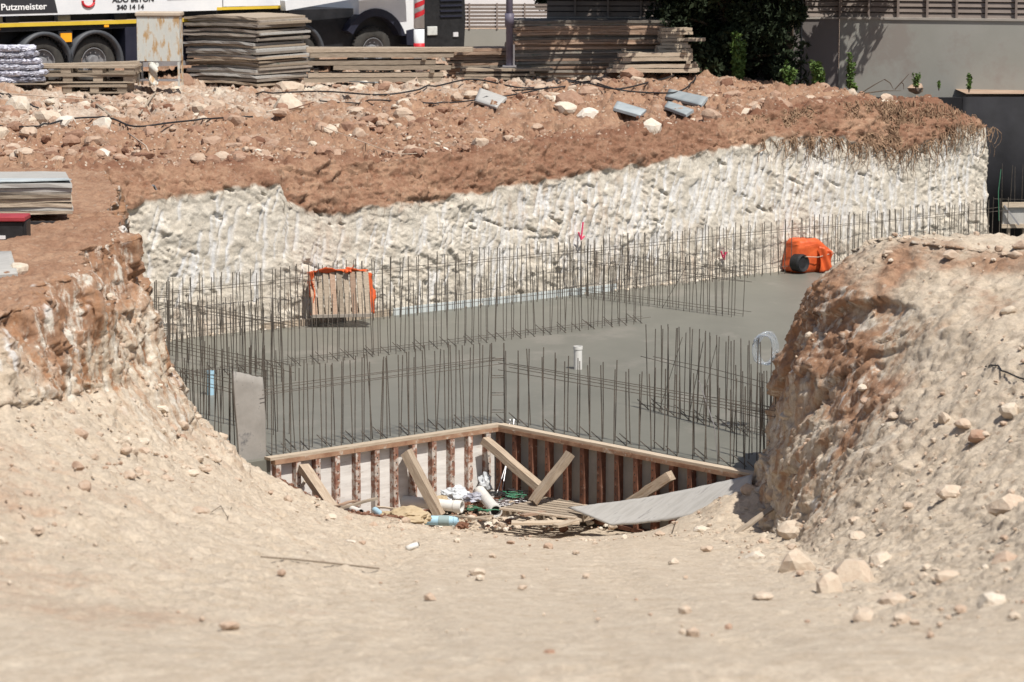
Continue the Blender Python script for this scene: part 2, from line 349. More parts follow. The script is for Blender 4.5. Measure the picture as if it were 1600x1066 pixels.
for c_, q_ in ((8, .5), (9, 1.), (10, .8)): cs[:, c_, 0] += _k*q_
sub = [130, 70, 50, 60, 60, 80, 110, 46, 46, 46, 60, 170]
cols = []
for k, n in enumerate(sub):
    t = (np.arange(n)/n)
    if k == 0: t = 1-(1-t)**2.2
    if k == 11: t = t**2.0
    cols.append(cs[:, k, None, :]*(1-t[None, :, None])+cs[:, k+1, None, :]*t[None, :, None])
cols.append(cs[:, -1:, :]); XZ = np.concatenate(cols, 1)
P = np.zeros(XZ.shape[:2]+(3,)); P[..., 0] = XZ[..., 0]; P[..., 1] = Ds[:, None]; P[..., 2] = XZ[..., 1]
for _ in range(40): P[:, 1:-1, 2] = (P[:, :-2, 2]+2*P[:, 1:-1, 2]+P[:, 2:, 2])/4
Nn = norms(P); Nn *= np.sign(Nn[..., 2:3]+1e-6)
steep = sst(1-Nn[..., 2], .20, .6)
x, y, z = P[..., 0], P[..., 1], P[..., 2]
rampm = (1-sst(x, 1.6, 2.9))*sst(x, -2.3+.03*(y-20), -.3+.03*(y-20)); rampm = np.maximum(rampm, 1-sst(y, 15, 21))
lump = 1-rampm*.8
disp = .07*fbm(x*.8, y*.8, z*.8, 3, 1)*(.4+.6*lump)
wx = .25*fbm(x*2, y*2, z*2, 3, 401); wy = .25*fbm(x*2, y*2, z*2, 3, 402); aa = (x+y)*.8
disp += steep*(.08*ridged(x*1.5, y*1.5, z*.8, 3, 5)*sst(-x, -2, 0)+.09*fbm(x*1.6, y*1.6, z*1.3+x*.6, 4, 6)+.014*fbm(x*11, y*11, z*11, 3, 8))
disp += (steep+.12*lump)*(.065*facets((aa+wx)*1.7, (z*.8+y*.35+x*.3+wy)*1.3, 411, 1.5)+.030*facets((aa+wx)*4.7, (z*1.1+y*.35+wy)*4.4, 412)+.016*facets((aa+wx)*10.5, (z*1.1+y*.35+wy)*10, 413)+.008*facets((aa+wx)*22, (z*1.1+y*.35+wy)*22, 416))
disp += lump*(1-steep)*(.022*facets((x+wx)*3.5, (y*.8+wy)*3.5, 414)+.016*facets((x+wx)*8.5, (y+wy)*8.5, 415)+.010*facets((x+wx)*17, (y+wy)*17, 417))
for xo in (-.95, .95):          # soft old wheel ruts up the ramp
    cxr = .35+xo+.5*np.sin(y*.16+.4); dr = np.abs(x-cxr); rt = np.exp(-(dr/.20)**4)*sst(y, 14, 17)*(1-sst(y, 33, 36))*sst(fbm(x*.4, y*.25, z*0, 2, 440), -.5, .2)
    disp += .45*(-.035*rt)+.45*.022*np.exp(-((dr-.33)/.10)**2)*(rt.max()*sst(y, 14, 17)*(1-sst(y, 33, 36)))*.8+.006*rt*np.sign(np.sin(y*28+6*dr/.2))
disp += (1-lump)*(.003*facets((x+wx)*5, (y+wy)*3, 418)+.02*fbm(x*.9, y*.45, z*0, 3, 419))
f1, f2, idc = cells(x*2.2+.3*fbm(x*2, y*2, z, 2, 30), y*2.2, 3)
disp += lump*(1-steep)*.03*(np.clip(f2-f1, 0, .5)*2*idc)
f1, f2, idc = cells(x*14, (y+z)*14, 17); disp += (.002+.010*lump)*np.clip(f2-f1, 0, .5)*2*(idc > .6)
f1, f2, idc = cells(x*6, (y+z)*6, 4)
disp += (.008+.026*lump)*np.clip(f2-f1, 0, .5)*idc*2*sst(fbm(x*.9, y*.9, z, 3, 40), -.35, .4)
disp += .016*fbm(x*9, y*9, z*9, 4, 11)*(.12+1.2*lump)+.016*lump*ridged(x*4, y*4, z*4, 4, 15)+.05*lump*fbm(x*2.2, y*2.2, z*2, 3, 16)
pitm = sst(y, 22, 30)*lump*steep        # pockets left by pulled-out stones
disp -= pitm*.10*sst(fbm(x*3.0, y*3.0, z*3.4, 2, 60), .34, .5)
P = P+Nn*disp[..., None]
P[..., 2] += .42*np.exp(-((P[..., 0]-2.75)/.75)**2-((P[..., 1]-35.1)/.8)**2)*sst(-P[..., 2], 2.55, 3.15)*(1-sst(P[..., 1], 36.2, 37.2))
x, y, z = P[..., 0], P[..., 1], P[..., 2]
def gs(a, c, s): return np.exp(-((a-c)/s)**2)
red = .0*x
red += .95*sst(-x, 3.9, 4.5)*sst(y, 26, 30)*sst(z, -1.0, -.2)                # left plateau soil
red += .30*sst(-x, 3.7, 4.4)*sst(y, 24, 30)
red += .55*gs(x, -4.1, .22)*gs(y, 35.6, 1.2)                                    # rusty streak on the left nose
red += .62*sst(y, 29, 30.5)*(1-sst(y, 32.3, 33.3))*sst(x, 3.9, 4.5)*sst(z, -.25, -.05)  # red patch on top of the right mound
red += .7*gs(x-(3.45+.16*(34-y)), .0, .26)*sst(y, 29, 32)*sst(z, -2.6, -2.0)
red += .55*gs(x, 3.45, .35)*sst(y, 32.5, 33.5)*sst(z, -1.8, -.9)
red += 1.2*sst(y, 36.0, 36.6)*gs(x, -2.3, .75)*(1-sst(y, 38.2, 38.6))         # fresh red soil heap beside formwork
red += .42*gs(x, -2.4, 1.3)*gs(y, 17.5, 2.8)+.42*gs(x, -4, 1.6)*gs(y, 23, 4)
red += .5*gs(x-(4.6-.42*(34-y)), 0, .28)*sst(y, 30, 31.5)*(1-sst(y, 33.5, 34.2))
red += .3*sst(-z-.0*x, 3.7, 3.95)*sst(y, 37, 37.5)
grav = .2+.3*lump*sst(y, 20, 26)-.15*sst(-x, 4.3, 4.9)
mb_ = fbm((x*.8+z*.6)*1.6, y*.9, (z-x*.5)*.7, 3, 93)
red += sst(x, 2.6, 3.0)*(1-sst(x-.30*(35-y), 4.0, 4.9))*sst(y, 29, 31.5)*sst(z, -2.5, -1.5)*(.16+.85*mb_)
red = np.clip(red-.0*steep*sst(x, 0, 1)*(1-sst(z, -1.2, -.3)), 0, 1); red += .35*sst(fbm(x*.8, y*.8, z*.8, 3, 89), .1, .5)*lump*sst(y, 21, 26)*(x < 1)
near = np_mesh('ground', P.reshape(-1, 3), grid_faces(*P.shape[:2])[:, ::-1], M['near'],
               attrs={'red': np.clip(red, 0, 1), 'grav': grav, 'dark_soil': np.clip(1.3*sst(x, -2.95, -2.7)*(1-sst(x, -1.5, -1.1))*sst(y+.15*vn(x*5, y*0, y*0, 5), 35.5, 35.8)*(1-sst(y, 38, 38.5)), 0, .85)+.3*sst(-x, 4.2, 4.8)*sst(y, 28, 31)*sst(z, -.6, -.1)*sst(fbm(x, y, z, 3, 88), -.1, .4), 'streak': np.clip(1.5*steep*sst(y, 26, 29), 0, 1)*np.where(x > 0, .75, 1), 'scrape': np.clip(.8*steep*sst(fbm(x*5, y*5, z*1.2, 3, 70), .42, .6), 0, 1)})
tag(near, kind='structure'); NEARP = P
# ------------------------------------------------------------------ far terrain (chalk cliff, red layer, rubble plateau)
A0 = PZ(240, 533, -3); A1 = PZ(1560, 385, -3)
tv = Vector((A1.x-A0.x, A1.y-A0.y, 0)); UE = tv.length; tv.normalize(); nv = Vector((tv.y, -tv.x, 0))
def wall_u(px):
    k = (px-800)/4680; return (k*A0.y-A0.x)/(tv.x-k*tv.y)
def prof(pts):
    us = []; zs = []
    for px, py in pts:
        u = wall_u(px); us.append(u); zs.append(EYE+ray(px, py)[2]*(A0.y+u*tv.y))
    return np.array(us), np.array(zs)
WU, WZ = prof([(60,345),(200,325),(290,300),(440,283),(452,312),(520,332),(640,312),(720,308),(800,292),(900,272),(1000,256),(1060,242),(1200,216),(1300,215),(1400,232),(1480,215),(1500,196),(1560,200)])
LU, LZ = prof([(60,290),(200,270),(280,268),(400,264),(600,256),(750,242),(900,226),(1050,206),(1200,186),(1300,168),(1400,160),(1500,166),(1545,186),(1560,198)])
def setback(u): return 16*np.clip((u-UE+.25)/1.1, 0, 1)**2.2
def plat_z(u, wd):
    zl = np.interp(u, LU, LZ)
    zb = .0+.12*vn(u*.35, wd*.35, wd*0, 91)*sst(wd, 1, 4)
    m = .28*np.exp(-((wd-5.2)/2.6)**2)*sst(u, 5, 11)*(1-sst(u, 17.5, 19.5))          # rubble heap before the boards
    return zl+(zb-zl)*sst(wd, .3, 9)+m*.8+.27*np.exp(-((u-4.6)/1.6)**2-((wd-12.4)/1.3)**2)
def to_uw(x, y):
    dx, dy = x-A0.x, y-A0.y
    return dx*tv.x+dy*tv.y, -(dx*nv.x+dy*nv.y)
def H(x, y):
    u, wd = to_uw(x, y)
    b = .57
    if wd > b+setback(u) and u < UE+1: return float(plat_z(np.array(u), np.array(wd-b-setback(u))))
    if wd > .3 or y > 60: return 0.0 if y > 61.5 else -3.0
    if wd <= .3 and x > -5.5 and y > 40: return -3.0
    return near_h(x, y)
def PH(px, py, d0=10, d1=90, dz=0):
    r = ray(px, py); D = d0
    while D < d1:
        if EYE+r[2]*D <= H(r[0]*D, D)+dz: break
        D += .04
    return Vector((r[0]*D, D, EYE+r[2]*D))
us = np.arange(-14, UE+.85, .026)
vc = np.linspace(0, 1, 118); vr = np.linspace(0, 1, 46)[1:]
wp = np.concatenate([np.arange(.035, 1.5, .035), np.arange(1.5, 18, .06), np.arange(18, 45, .6)])
zw = np.interp(us, WU, WZ)+.05*vn(us*3, us*0, us*0, 5)+.03*vn(us*9, us*0, us*0, 6); zl = np.interp(us, LU, LZ); zw = np.minimum(zw, zl-.02)
nV = len(vc)+len(vr)+len(wp); P = np.zeros((len(us), nV, 3)); back = np.zeros((len(us), nV)); zz = np.zeros((len(us), nV))
zz[:, :118] = -3.25+(zw[:, None]+3.25)*vc; back[:, :118] = .10*vc**1.5+.03
zz[:, 118:163] = zw[:, None]+(zl-zw)[:, None]*vr; back[:, 118:163] = .13+.44*vr**1.2
zz[:, 163:] = plat_z(us[:, None]+0*wp, wp+0*us[:, None]); back[:, 163:] = .57+wp
back += setback(us)[:, None]
back += .10*vn(us*.45, us*0, us*0, 77)[:, None]*(1-sst(np.arange(nV), 163, 240))
U = us[:, None]+0*back
P[..., 0] = A0.x+U*tv.x-back*nv.x; P[..., 1] = A0.y+U*tv.y-back*nv.y; P[..., 2] = zz
Nn = norms(P); Nn *= np.where((Nn @ np.array([nv.x*.7, nv.y*.7, .7]))[..., None] < 0, -1, 1)
ci = np.arange(nV); cl = (1-sst(ci, 112, 122))[None, :]+0*U; rd = (sst(ci, 112, 120)*(1-sst(ci, 158, 175)))[None, :]+0*U; pl = sst(ci, 158, 168)[None, :]+0*U
x, y, z = P[..., 0], P[..., 1], P[..., 2]
clm = .45+.55*sst(fbm(U*1.1, z*1.4, z*0, 3, 19), -.25, .35)
disp = cl*(.045*ridged(U*1.3+z*.5, z*1.1, z*0, 3, 20)+clm*(.018*fbm(U*6-z*1.5, z*7+U*1.6, z*0, 4, 21)+.008*ridged(U*9-z*3, z*16+U*6, z*0, 3, 22)+.009*fbm(U*24, z*26, z*0, 2, 23)))
f1, f2, idc = cells(U*3.2+z*1.2, z*3.6, 31); disp += cl*.02*(idc-.4)*sst(f2-f1, .02, .2)
f1, f2, idc = cells(U*8+z*3, z*13+U*3, 32); disp += cl*clm*(.026*facets(U*3.1+z*.8+.3*fbm(U*2, z*2, z*0, 2, 421), z*4.2+U*1.0, 422)+.015*facets(U*7.5+z*2, z*12.5+U*4, 423)+.009*facets(U*17+z*4, z*24+U*9, 424))
disp -= cl*.09*sst(fbm(U*4+z*1, z*12+U*5, z*0, 3, 33), .45, .56)*sst(fbm(U*1.3, z*1.8, z*0, 2, 34), -.2, .2)*sst(z-0*U, -2.6, -1.6)
f1, f2, idc = cells(U*5, z*6+back*4, 55); disp += rd*.04*(idc-.3)*sst(f2-f1, .03, .3)
disp += rd*(.12*fbm(U*2.2, z*4, back*2, 5, 24)+.06*ridged(U*6, z*7, back*6, 3, 25))
plw = pl*sst(wp.max()-(back-.57-setback(us)[:, None]), 0, 1)
wq_ = .3*fbm(x*1.5, y*1.5, z*0, 3, 431)
disp += plw*(.13*fbm(x*1.1, y*1.1, z*0, 4, 26)+.10*facets((x+wq_)*2.6, (y+wq_)*2.2, 432)+.05*facets((x+wq_)*6, (y-wq_)*5.5, 433))
disp += rd*(.05*facets(U*2.8+wq_, z*4.4+back, 434)+.035*facets(U*7+wq_, z*9+back*3, 435))
f1, f2, idc = cells(x*4.2, y*4.2, 35); disp += plw*.22*np.clip(f2-f1, 0, .5)*(idc > .35)*idc*sst(fbm(x*.7, y*.7, z*0, 2, 28), -.5, .3)
f1, f2, idc = cells(x*10, y*10, 36); disp += plw*.09*np.clip(f2-f1, 0, .5)*idc
# excavator tooth marks: long shallow grooves left on the chalk
scr = np.zeros(U.shape); rr = random.Random(3)
for k in range(640):
    u0 = rr.uniform(-.3, UE-.1) if k < 420 else rr.uniform(7, 17); z1 = float(np.interp(u0, us, zw))-rr.uniform(.03, 1.4); L = rr.uniform(.18, .75); tl = rr.uniform(.05, .42) if u0 < 16 else rr.uniform(-.1, .15); wdt = rr.uniform(.012, .04)
    i0, i1 = np.searchsorted(us, [u0-.5, u0+.5])
    uu = U[i0:i1, :118]; zc = zz[i0:i1, :118]
    dl = np.abs(uu-(u0-(z1-zc)*tl)+.012*np.sin(zc*21+k)); inz = sst(zc, z1-L, z1-L+.05)*(1-sst(zc, z1-.05, z1))
    g = np.exp(-(dl/wdt)**4)*inz; dep = rr.uniform(.01, .028); scr[i0:i1, :118] = np.maximum(scr[i0:i1, :118], g*rr.uniform(.45, 1.)); disp[i0:i1, :118] = disp[i0:i1, :118]*(1-.55*g)-dep*g*.6
P = P+Nn*disp[..., None]
x, y, z = P[..., 0], P[..., 1], P[..., 2]
red = rd*1.0+pl*(.86-.26*sst(back, 4.5, 8)*(1-sst(back, 13, 15))-.12*sst(U, 12, 20)*sst(back, 3, 6))
dark_soil = np.clip(rd*(.45*sst(fbm(U*.9, z*1.5, z*0, 3, 51), -.3, .3))+pl*.55*(1-sst(back, .6, 1.6)), 0, .8)  # darker red tone over the red layer and along the cliff lip
red = red+cl*(.34*sst(fbm(U*.8, z*1.0, z*0, 3, 50), .25, .6)+.75*sst(z-np.interp(us, WU, WZ)[:, None]+.35*fbm(U*3.5, z*.6, z*0, 3, 57), -.22, .05))
red = red-.25*cl
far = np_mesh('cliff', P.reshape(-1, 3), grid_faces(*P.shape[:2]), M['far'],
              attrs={'dark_soil': dark_soil, 'streak': cl*.30*sst(fbm(U*.5, z*.7, z*0, 2, 53), -.1, .35), 'red': np.clip(red, -.3, 1.2), 'grav': pl*.9+rd*.25, 'scrape': scr})
tag(far, kind='structure')
FARZ = P[..., 2].copy(); FW = wp+.57
def H(x, y):
    u, wd = to_uw(x, y); sb = float(setback(np.array(u)))
    if wd > .6+sb and u < UE+.8 and u > -13.9:
        i = min(len(us)-1, int(round((u+14)/.026))); j = 163+min(len(wp)-1, int(np.searchsorted(FW, wd-sb))); return float(FARZ[i, j])
    if wd > .3 or y > 60: return -.03 if y > 61.5 else -3.0
    if x > -5.5 and y > 40: return -3.0
    i = min(len(Ds)-1, int(np.searchsorted(Ds, y))); return float(np.interp(x, NEARP[i, :, 0], NEARP[i, :, 2]))
def near_h(x, y): return H(x, y)
# outlying ground sheets
def sheet(name, x0, x1, y0, y1, z, m):
    o = MB().add([(x0, y0, z), (x1, y0, z), (x1, y1, z), (x0, y1, z)], [(0, 1, 2, 3)]).build(name, m); return tag(o, kind='structure')
M['dirt'] = mat('dusty_ground', (.30, .2, .14), (.42, .32, .24), scale=1.5, world=True)
sheet('outer_ground', -300, 300, 75, 600, -.25, M['dirt'])
sheet('outer_ground', 9.3, 40, 61.62, 75, -.045, M['dirt'])
# ------------------------------------------------------------------ concrete slab with the notch
C = PZ(780, 665, -3); LE = PZ(422, 718, -3); RE = PZ(1165, 740, -3)
dL = (C-LE).normalized(); dR = (RE-C).normalized()
LX = C-dL*5.6; RX = C+dR*6.5
poly = [LX, C, RX, Vector((24, 34, -3)), Vector((24, 66, -3)), Vector((8, 72, -3)), Vector((-9, 47, -3)), Vector((-9, 40, -3))]
bm = bmesh.new(); top = [bm.verts.new(p) for p in poly]; ft = bm.faces.new(top)
if ft.normal.z < 0: ft.normal_flip()
ex = bmesh.ops.extrude_face_region(bm, geom=[ft]); bmesh.ops.translate(bm, verts=[g for g in ex['geom'] if isinstance(g, bmesh.types.BMVert)], vec=(0, 0, -1.15))
bmesh.ops.recalc_face_normals(bm, faces=bm.faces[:])
me = bpy.data.meshes.new('slab'); bm.to_mesh(me); bm.free(); me.materials.append(M['slab'])
slab = link(bpy.data.objects.new('concrete_slab', me)); tag(slab, kind='structure')
# ------------------------------------------------------------------ reinforcement
def rebar_row(label, p0, p1, h, spacing, r=.0075, layers=(0,), rails=(.8,), foot=False, hj=.05, ext=.15, tilt=.02, wires=0):
    r = r*.84; p0 = Vector(p0); p1 = Vector(p1); d = p1-p0; L = d.length; d.normalize(); nb = Vector((-d.y, d.x, 0))
    root = thing('rebar_row', label, 'rebar', p0, 0, 'rows of starter bars standing in the slab')
    bars = 0
    for li, off in enumerate(layers):
        n = max(2, int(L/spacing)+1)
        for i in range(n):
            q = d*(i*spacing+random.uniform(-.035, .035)+(.05*li))+nb*(off+random.uniform(-.015, .015))
            hh = h*random.uniform(1-hj, 1+hj*.6); tx, ty = random.gauss(0, tilt), random.gauss(0, tilt)
            pts = [q+Vector((tx*s*hh+math.sin(s*3+i)*.004, ty*s*hh, s*hh-.02)) for s in (0, .35, .7, 1)]
            mb = MB().tube(pts, r, 5, up=None)
            if foot and i % (2 if not li else 3) == 0:
                e = q+Vector((-.13, .16, .11)); mb.tube([q+Vector((.02, -.02, .0)), e], r, 5)
            bars += 1
            if bars <= 100: mb.build('vertical_bar', M['rebar'], root)
            else: extra.add(mb.v, mb.f)
            if bars == 100: extra = MB()
        for rz in rails:
            seg = max(2, int(L/3))
            pts = [d*(L*k/seg)+nb*(off-.02)+Vector((0, 0, rz+random.uniform(-.02, .02))) for k in range(seg+1)]
            pts[0] = pts[0]-d*ext; pts[-1] = pts[-1]+d*ext
            MB().tube(pts, r*.65, 5).build('horizontal_bar', M['rebar'], root)
    if bars > 100 and extra.v: tag(extra.build('vertical_bar', M['rebar'], root), kind='stuff')
    for k in range(wires):
        q = d*random.uniform(.1, .9)*L; MB().tube([q+Vector((0, 0, .0)), q+d*random.uniform(.3, .6)+Vector((0, 0, h*.9))], r*.7, 4).build('diagonal_tie', M['rebar'], root)
    return root
b0 = A0+nv*.38; 
rebar_row('longest row of thin bars along the foot of the white cliff, front layer', b0+tv*.1, b0+tv*(UE-.15), 1.05, .19, .0088, (0,), (.78, .14))
rebar_row('rear layer of thin bars close against the foot of the white cliff', A0+nv*.2+tv*.2, A0+nv*.2+tv*(UE-.4), 1.0, .20, .0082, (0,), (.8,))
rebar_row('double row of bars crossing the middle of the slab parallel to the cliff', PZ(300, 593, -3), PZ(1005, 505, -3), 1.05, .165, .0072, (0, .2), (.1,), foot=True)
rebar_row('far left row of bars running from the cliff corner towards the camera', PZ(250, 558, -3), PZ(440, 597, -3), 1.02, .24, .0075, (0, .2), (.86, .79), hj=.1)
rebar_row('left row of bars tied by two rails behind the blue pipe', PZ(236, 636, -3), PZ(432, 681, -3), 1.05, .22, .0078, (0, .2), (.93, .84), hj=.12)
rebar_row('leftmost short row of bars beside the upright grey board', PZ(262, 690, -3), PZ(372, 716, -3), 1.06, .19, .008, (0, .15), (.95, .82), hj=.14)
rebar_row('row of bars above the pale sunlit formwork left of the corner', LE+Vector((-.03, .12, 0))+dL*.05, C+Vector((-.05, .12, 0)), 1.12, .155, .008, (0, .2), (.86, .80), foot=True, hj=.06)
rebar_row('row of bars above the rusty shaded formwork right of the corner', C+Vector((.1, .1, 0)), RX+Vector((.1, .1, 0)), 1.05, .23, .0085, (0, .19), (.8, .73), foot=True, hj=.07)
rebar_row('tall row of bars in front of the clear plastic coil', PZ(1012, 640, -3), PZ(1185, 686, -3), 1.22, .17, .008, (0, .2), (.70, .08), foot=True, hj=.08, wires=3)
rebar_row('dense far row of bars meeting the cliff row right of the pink arrow', PZ(885, 462, -3), PZ(1152, 497, -3), .92, .155, .0075, (0, .2), (.8, .62, .1), hj=.1, wires=2)
rebar_row('rightmost short row of bars against the right earth bank', PZ(1150, 712, -3), PZ(1230, 733, -3), 1.15, .14, .008, (0, .2), (.66, .56), hj=.08)
# column cages at wall ends
def cage(label, c, h, s=.12):
    root = thing('rebar_cage', label, 'rebar cage', c)
    for sx in (-1, 1):
        for sy in (-1, 1): MB().tube([(sx*s, sy*s, 0), (sx*s*.9, sy*s, h)], .009, 5).build('vertical_bar', M['rebar'], root)
    for k in range(4):
        zc = .15+k*h*.22; MB().tube([(-s, -s, zc), (s, -s, zc), (s, s, zc), (-s, s, zc), (-s, -s, zc)], .005, 4).build('stirrup', M['rebar'], root)
cage('thick corner cage of bars at the left end of the slab', PZ(254, 556, -3), 1.15, .10)
cage('corner cage of bars standing at the formwork corner', C+Vector((-.02, .25, 0)), 1.05, .09)
cage('corner cage of bars above the upright grey board', PZ(400, 640, -3)+Vector((.1, -.9, 0)), 1.0, .10)
# ------------------------------------------------------------------ formwork around the notch
def panel(label, origin, ang, W, nrib, facem, ribm, group, flip=False):
    root = thing('formwork_panel', label, 'formwork panel', origin, ang, group)
    MB().box(0, W, -.012, .0-.003, .0, 1.0).build('face_sheet', facem, root)
    MB().box(.003, W-.003, -.105, -.013, .945, .998).build('top_rail', M['rustrail'], root)
    MB().box(.003, W-.003, -.10, -.013, 0, .05).build('bottom_rail', M['rust'], root)
    for i in range(nrib):
        x0 = .02+i*(W-.02)/nrib; mb = MB()
        e0 = x0+.075 if flip else x0; mb.box(e0, e0+.012, -.10, -.013, .052, .943); mb.box(x0+.0125, x0+.0745, -.10, -.088, .052, .943)
        rb = mb.build('rib', ribm, root)
        hb = MB()
        for k in range(8): hb.box(x0+.033, x0+.048, -.1025, -.1, .13+k*.1, .148+k*.1)
        hb.build('bolt_hole', M['hole'], rb)
    return root
aL = math.atan2(dL.y, dL.x); aR = math.atan2(dR.y, dR.x); LL = (C-LE).length; W = LL/3
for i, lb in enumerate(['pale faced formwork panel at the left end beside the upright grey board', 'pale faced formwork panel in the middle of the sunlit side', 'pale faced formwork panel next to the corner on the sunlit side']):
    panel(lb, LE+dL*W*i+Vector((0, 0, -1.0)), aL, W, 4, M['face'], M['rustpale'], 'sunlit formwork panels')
LR = (RX-C).length; W2 = 1.3; M['faceshade'] = mat('formwork_face_shaded', (.20, .19, .17), (.30, .28, .26), scale=2, world=True)  # panel face colour darkened for the side that stands in shade
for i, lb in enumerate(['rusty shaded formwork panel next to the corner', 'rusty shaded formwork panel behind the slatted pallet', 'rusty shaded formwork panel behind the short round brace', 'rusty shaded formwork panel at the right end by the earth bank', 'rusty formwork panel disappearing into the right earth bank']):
    if i < 4: panel(lb, C+dR*(W2*i+.02)+Vector((0, 0, -1.0)), aR, W2-.005, 4, M['faceshade'], M['rust'], 'shaded formwork panels', True)
def lath(name, label, cat, a, b, wd, th, m, group=None, roll=0, bev=.004, seg=6, wob=.006):
    a = Vector(a); b = Vector(b); d = b-a; L = d.length; mid = (a+b)/2
    mb = MB(); vs = []; fs = []
    for i in range(seg+1):
        xx = -L/2+L*i/seg; oy = random.uniform(-wob, wob); oz = random.uniform(-wob, wob)
        if i == 0 or i == seg: e = [random.uniform(-wob, wob)*1.5 for _ in range(4)]
        else: e = [0]*4
        for k, (sy, sz) in enumerate(((-1, -1), (1, -1), (1, 1), (-1, 1))): vs.append((xx+e[k], sy*wd/2+oy, sz*th/2+oz))
    for i in range(seg):
        for k in range(4): fs.append((i*4+k, i*4+(k+1) % 4, (i+1)*4+(k+1) % 4, (i+1)*4+k))
    fs.append((0, 3, 2, 1)[::-1]); n = seg*4; fs.append((n, n+1, n+2, n+3)); mb.add(vs, fs)
    o = mb.build(name, m); bm = bmesh.new(); bm.from_mesh(o.data); bmesh.ops.recalc_face_normals(bm, faces=bm.faces[:]); bm.to_mesh(o.data); bm.free()
    o.location = mid; q = d.to_track_quat('X', 'Z') @ Matrix.Rotation(roll, 4, 'X').to_quaternion(); o.rotation_euler = q.to_euler()
    return tag(o, label, cat, group)
nL = Vector((dL.y, -dL.x, 0)); nR = Vector((dR.y, -dR.x, 0))
lath('timber_batten', 'pale timber batten capping the sunlit formwork left of the corner', 'timber batten', LE-dL*.06+nL*.03+Vector((0, 0, .018)), C+nL*.03+Vector((0, 0, .018)), .13, .035, M['woodpale'], wob=.003)
lath('timber_batten', 'pale timber batten capping the rusty formwork right of the corner', 'timber batten', C+dR*.05+nR*.03+Vector((0, 0, .018)), RX+nR*.03+Vector((0, 0, .018)), .13, .035, M['woodpale'], wob=.003)
def wallhit(px, py, p, d):      # where a sight line meets the vertical plane through p along d
    r = ray(px, py); k = (p.x*d.y-p.y*d.x)/(r[0]*d.y-d.x); return PD(px, py, k)
BR = 'timber braces propping the formwork'
t = wallhit(474, 730, LE+nL*.14, dL); lath('timber_brace', 'short timber brace leaning on the left end of the pale formwork', 'timber brace', t, PD(520, 796, t.y-.75), .13, .10, M['brace'], BR)
t = wallhit(634, 706, LE+nL*.14, dL); lath('timber_brace', 'thick timber brace ending beside the pale blue pipe', 'timber brace', t, PZ(688, 806, -3.93), .16, .11, M['brace'], BR)
t = wallhit(757, 688, LE+nL*.14, dL); lath('timber_brace', 'long brown timber brace leaning from the formwork corner to the right', 'timber brace', t, PD(845, 763, t.y-.62), .12, .10, M['brace'], BR)
t = wallhit(891, 709, C+nR*.16, dR); lath('timber_brace', 'grey timber brace slanting down left behind the slatted pallet', 'timber brace', t, PD(832, 785, t.y-.25), .12, .09, M['brace'], BR)
t = wallhit(1048, 743, C+nR*.18, dR); lath('timber_brace', 'short timber brace above the big grey sheet', 'timber brace', t, PD(985, 786, t.y+.3), .13, .12, M['brace'], BR)
lath('timber_post', 'thin brown post beside the upright grey board', 'timber post', PD(413, 752, 36.9), PD(413, 700, 36.9), .06, .05, M['woodred'])
lath('timber_block', 'small timber block nailed across the left formwork end', 'timber block', PD(405, 748, 36.75), PD(440, 744, 36.8), .07, .05, M['woodpale'])
# upright grey board at the left end
def patch(name, label, cat, c00, c10, c11, c01, th, m, nu=24, nv=12, bend=None, parent=None, edge=.0, seed=1, group=None):
    c00, c10, c11, c01 = map(Vector, (c00, c10, c11, c01)); nrm = (c10-c00).cross(c01-c00).normalized()
    T = []; rs = random.Random(seed)
    for i in range(nu+1):
        for j in range(nv+1):
            s, q = i/nu, j/nv; p = c00*(1-s)*(1-q)+c10*s*(1-q)+c11*s*q+c01*(1-s)*q
            if edge and (i in (0, nu) or j in (0, nv)): p = p+Vector((rs.uniform(-1, 1), rs.uniform(-1, 1), rs.uniform(-1, 1)))*edge
            if bend: p = p+bend(s, q, nrm)
            T.append(p)
    cen = sum(T, Vector())/len(T); n = len(T); V = [p-cen+nrm*th/2 for p in T]+[p-cen-nrm*th/2 for p in T]; Fs = []
    ix = lambda i, j: i*(nv+1)+j
    for i in range(nu):
        for j in range(nv): Fs.append((ix(i, j), ix(i+1, j), ix(i+1, j+1), ix(i, j+1))); Fs.append((n+ix(i, j), n+ix(i, j+1), n+ix(i+1, j+1), n+ix(i+1, j)))
    loop = [ix(i, 0) for i in range(nu)]+[ix(nu, j) for j in range(nv)]+[ix(i, nv) for i in range(nu, 0, -1)]+[ix(0, j) for j in range(nv, 0, -1)]
    for a, b in zip(loop, loop[1:]+loop[:1]): Fs.append((a, n+a, n+b, b))
    o = MB().add(V, Fs).build(name, m, parent); o.location = cen
    for p in o.data.polygons[:2*nu*nv]: p.use_smooth = True
    if label: tag(o, label, cat, group)
    return o
patch('grey_board', 'grey board standing upright at the left end of the formwork', 'board', PD(376, 765, 36.5), PD(413, 765, 36.75), PD(409, 590, 36.8), PD(363, 580, 36.5), (.03), M['plydark'], bend=lambda s, q, n: n*.05*math.sin(q*3)*s, edge=.006)
def sheetbend(s, q, n): return Vector((0, 0, -.05*math.sin(s*3.1)+.02*q))
patch('grey_sheet', 'large warped grey plywood sheet lying over the pit edge', 'plywood sheet', PD(955, 821, 36.25), PD(1170, 785, 34.85), PD(1176, 744, 35.3), PD(888, 796, 37.2), .02, M['ply'], 40, 10, bend=sheetbend, edge=.004)
